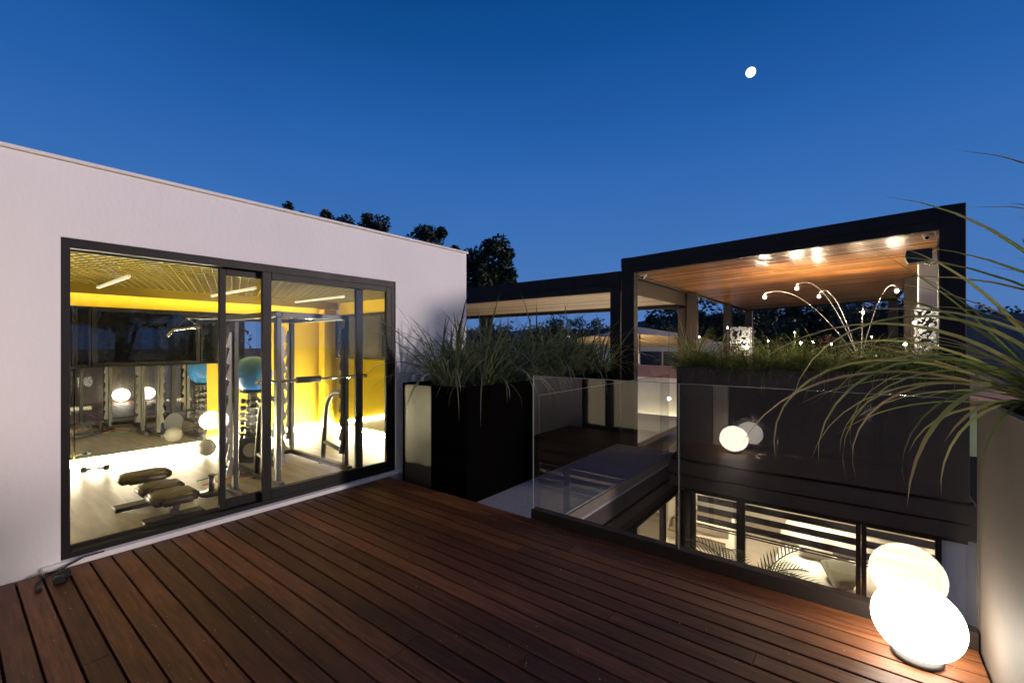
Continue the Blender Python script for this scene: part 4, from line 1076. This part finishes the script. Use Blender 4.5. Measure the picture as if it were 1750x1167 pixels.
for k_, (px, d, py, r, lab) in enumerate((
        (1178, 27, 505, 2.6, 'dark tree behind the left posts of the right pergola'), (1262, 25, 500, 2.8, 'dark tree beyond the left gabion'), (1340, 27, 498, 3.0, 'dark tree under the middle of the pergola ceiling'),
        (1425, 25, 500, 2.8, 'dark tree behind the arc lamp'), (1500, 26, 505, 2.4, 'dark tree right of the arc lamp, left of the sky gap'), (1625, 24, 520, 1.7, 'dark tree behind the right gabion'),
        (1715, 24, 520, 2.2, 'dark tree behind the strap-leaved plants'),
        (1120, 34, 553, 2.6, 'dark round tree between the pergola posts'), (930, 34, 548, 2.8, 'dark round tree under the left pergola beside the palm'), (1010, 38, 548, 3.0, 'dark round tree under the left pergola by its post'), (850, 36, 545, 2.8, 'dark round tree behind the left grasses'))):
    x, y_ = at(px, d); tree((x, y_, -6.5), tz(py, d)+6.5, r, lab, 60+k_, 6500, .20, 36)
for k_, (x, y_, lab) in enumerate(((14, 1.0, 'dark tree right of the terrace, mirrored nearest the bench'), (14.5, 4.6, 'dark tree right of the terrace, mirrored in the high gym windows'), (14, -3.0, 'dark tree behind the planter to the right, out of direct view'))):
    tree((x, y_, -6.5), 13.2, 2.9, lab, 90+k_, 4200, .30, 30)
# fan palm silhouette
x, y_ = at(982, 40); zt_ = tz(562, 40)
t = empty('fan_palm', (x, y_, -6.5), 'palm tree silhouette under the left pergola', 'palm')
MB().tube([(x, y_, -6.5), (x+.1, y_, (zt_-6.5)/2), (x, y_, zt_)], [.22, .18, .15], 8).build('trunk', M['bark'], t)
mb = MB()
for i in range(26):
    pts = arch((x, y_, zt_), 2*PI*i/26+rnd.uniform(-.2, .2), rnd.uniform(-.1, 1.3), rnd.uniform(1.3, 1.8), rnd.uniform(.5, 1.3), 10); frond(mb, pts, .42, .09)
mb.build('fronds', M['tree'], t)

# ------------------------------------------------------------------ far houses and street lights
fh = [(880, 60, -1.0, 7, 3), (905, 90, 1.0, 9, 2), (960, 75, -1.2, 8, 1), (1000, 110, 1.2, 10, 2), (842, 80, .8, 9, 3), (1100, 95, .2, 8, 2), (1290, 70, -.5, 7, 2), (1560, 80, 0, 9, 2)]
pos = ['behind the left grasses, nearest', 'behind the grasses, largest windows', 'left of the palm tree', 'right of the palm tree', 'furthest left past the gym corner', 'between the two pergola posts', 'past the left gabion', 'past the right gabion']
for i, (px, d, zt_, w_, nw) in enumerate(fh):
    x, y_ = at(px, d); t = empty('far_house', (x, y_, -6.5), 'small far house in the dusk %s' % pos[i], 'house', 'far houses of the town')
    bx(x-w_/2, x+w_/2, y_, y_+6, -6.5, zt_).build('wall', M['housewall'], t)
    MB().prism([(x-w_/2-.3, zt_), (x+w_/2+.3, zt_), (x, zt_+1.5)], 'y', y_-.2, y_+6.2).build('roof', M['tile'], t)
    for q in range(nw): bx(x-w_*.35+q*w_*.28, x-w_*.35+q*w_*.28+.8, y_-.06, y_-.01, zt_-2.0, zt_-.9).build('window', M['litwin'], t)
cl = [(822, 577, 90, 'cityred', .26, 'red'), (826, 571, 95, 'cityred', .2, 'red'), (832, 576, 95, 'citywarm', .2, 'warm'), (857, 572, 95, 'citywarm', .18, 'warm'), (822, 577.5, 60, 'citygreen', .13, 'green'),
      (838, 574, 80, 'citywarm', .14, 'warm'), (850, 580, 70, 'citywhite', .12, 'white'), (870, 580, 85, 'citywarm', .15, 'warm'), (1094, 568, 90, 'citywhite', .25, 'white'), (958, 572, 95, 'citywhite', .22, 'white'), (972, 575, 95, 'citywhite', .2, 'white'),
      (1376, 561, 60, 'citywhite', .12, 'white'), (1346, 562, 70, 'citywhite', .1, 'white'), (1387, 561, 60, 'citywarm', .12, 'warm'), (1425, 560, 60, 'citywarm', .1, 'warm'), (1548, 556, 60, 'citywarm', .14, 'warm'), (1556, 553, 60, 'citywarm', .12, 'warm'), (890, 583, 60, 'citywarm', .09, 'warm'), (915, 585, 60, 'citywhite', .08, 'white')]
lights_at = ['larger distant red light low above the left grasses', 'smaller distant red light above the other red one', 'distant warm light just right of the red lights', 'distant warm light highest above the left grasses', 'distant green light among the left grasses',
    'distant warm light right of the green one', 'distant white light low in the left grasses', 'distant warm light left of the far trees in the grasses', 'distant white light between the two pergola posts', 'distant white light left of the palm silhouette', 'distant white light touching the palm silhouette',
    'distant white light above the brightest spike light', 'distant white light left of the reddish flowers', 'distant warm light beside the reddish flowers', 'distant warm light below the arc lamp stem', 'distant warm light left of the right gabion', 'distant warm light nearest the right gabion', 'tiny warm light low amid the dense grasses', 'tiny white light low at the right of the dense grasses']
for i, (px, py, d, m, r, cn) in enumerate(cl):
    x, y_ = at(px, d); z = tz(py, d)
    t = empty('street_light', (x, y_, -6.5), lights_at[i], 'street light', 'distant %s town lights' % cn)
    MB().cyl((x, y_, -6.5), .06, z+6.5, 6).build('pole', M['steel'], t); MB().ball((x, y_, z), r, 2).build('bulb', M[m], t)

# ------------------------------------------------------------------ cord and plug by the door
t = empty('extension_cable', (-4.1, .5, 0), 'black power cord with plug lying on the deck by the door corner', 'cord')
MB().tube([(-4.17, .70, .05), (-4.16, .60, .052), (-4.15, .52, .03), (-4.13, .47, .010), (-4.08, .45, .008), (-4.02, .44, .012), (-3.97, .45, .010)], .006, 8).build('cable', M['rubber'], t)
MB().tube([(-4.15, .56, .04), (-4.12, .42, .009), (-4.04, .36, .007), (-3.96, .35, .007), (-3.92, .36, .007)], .0045, 8).build('cable', M['rubber'], t)
MB().box(-3.985, -3.925, .425, .485, .003, .045, bev=.008).build('plug', M['rubber'], t)
MB().box(-4.05, -4.0, .455, .515, .003, .05, bev=.008).build('plug', M['rubber'], t)
MB().box(-3.935, -3.90, .345, .375, .003, .02, bev=.005).build('plug_end', M['rubber'], t)

for o_ in list(C.objects):
    if '_o' in o_: del o_['_o']
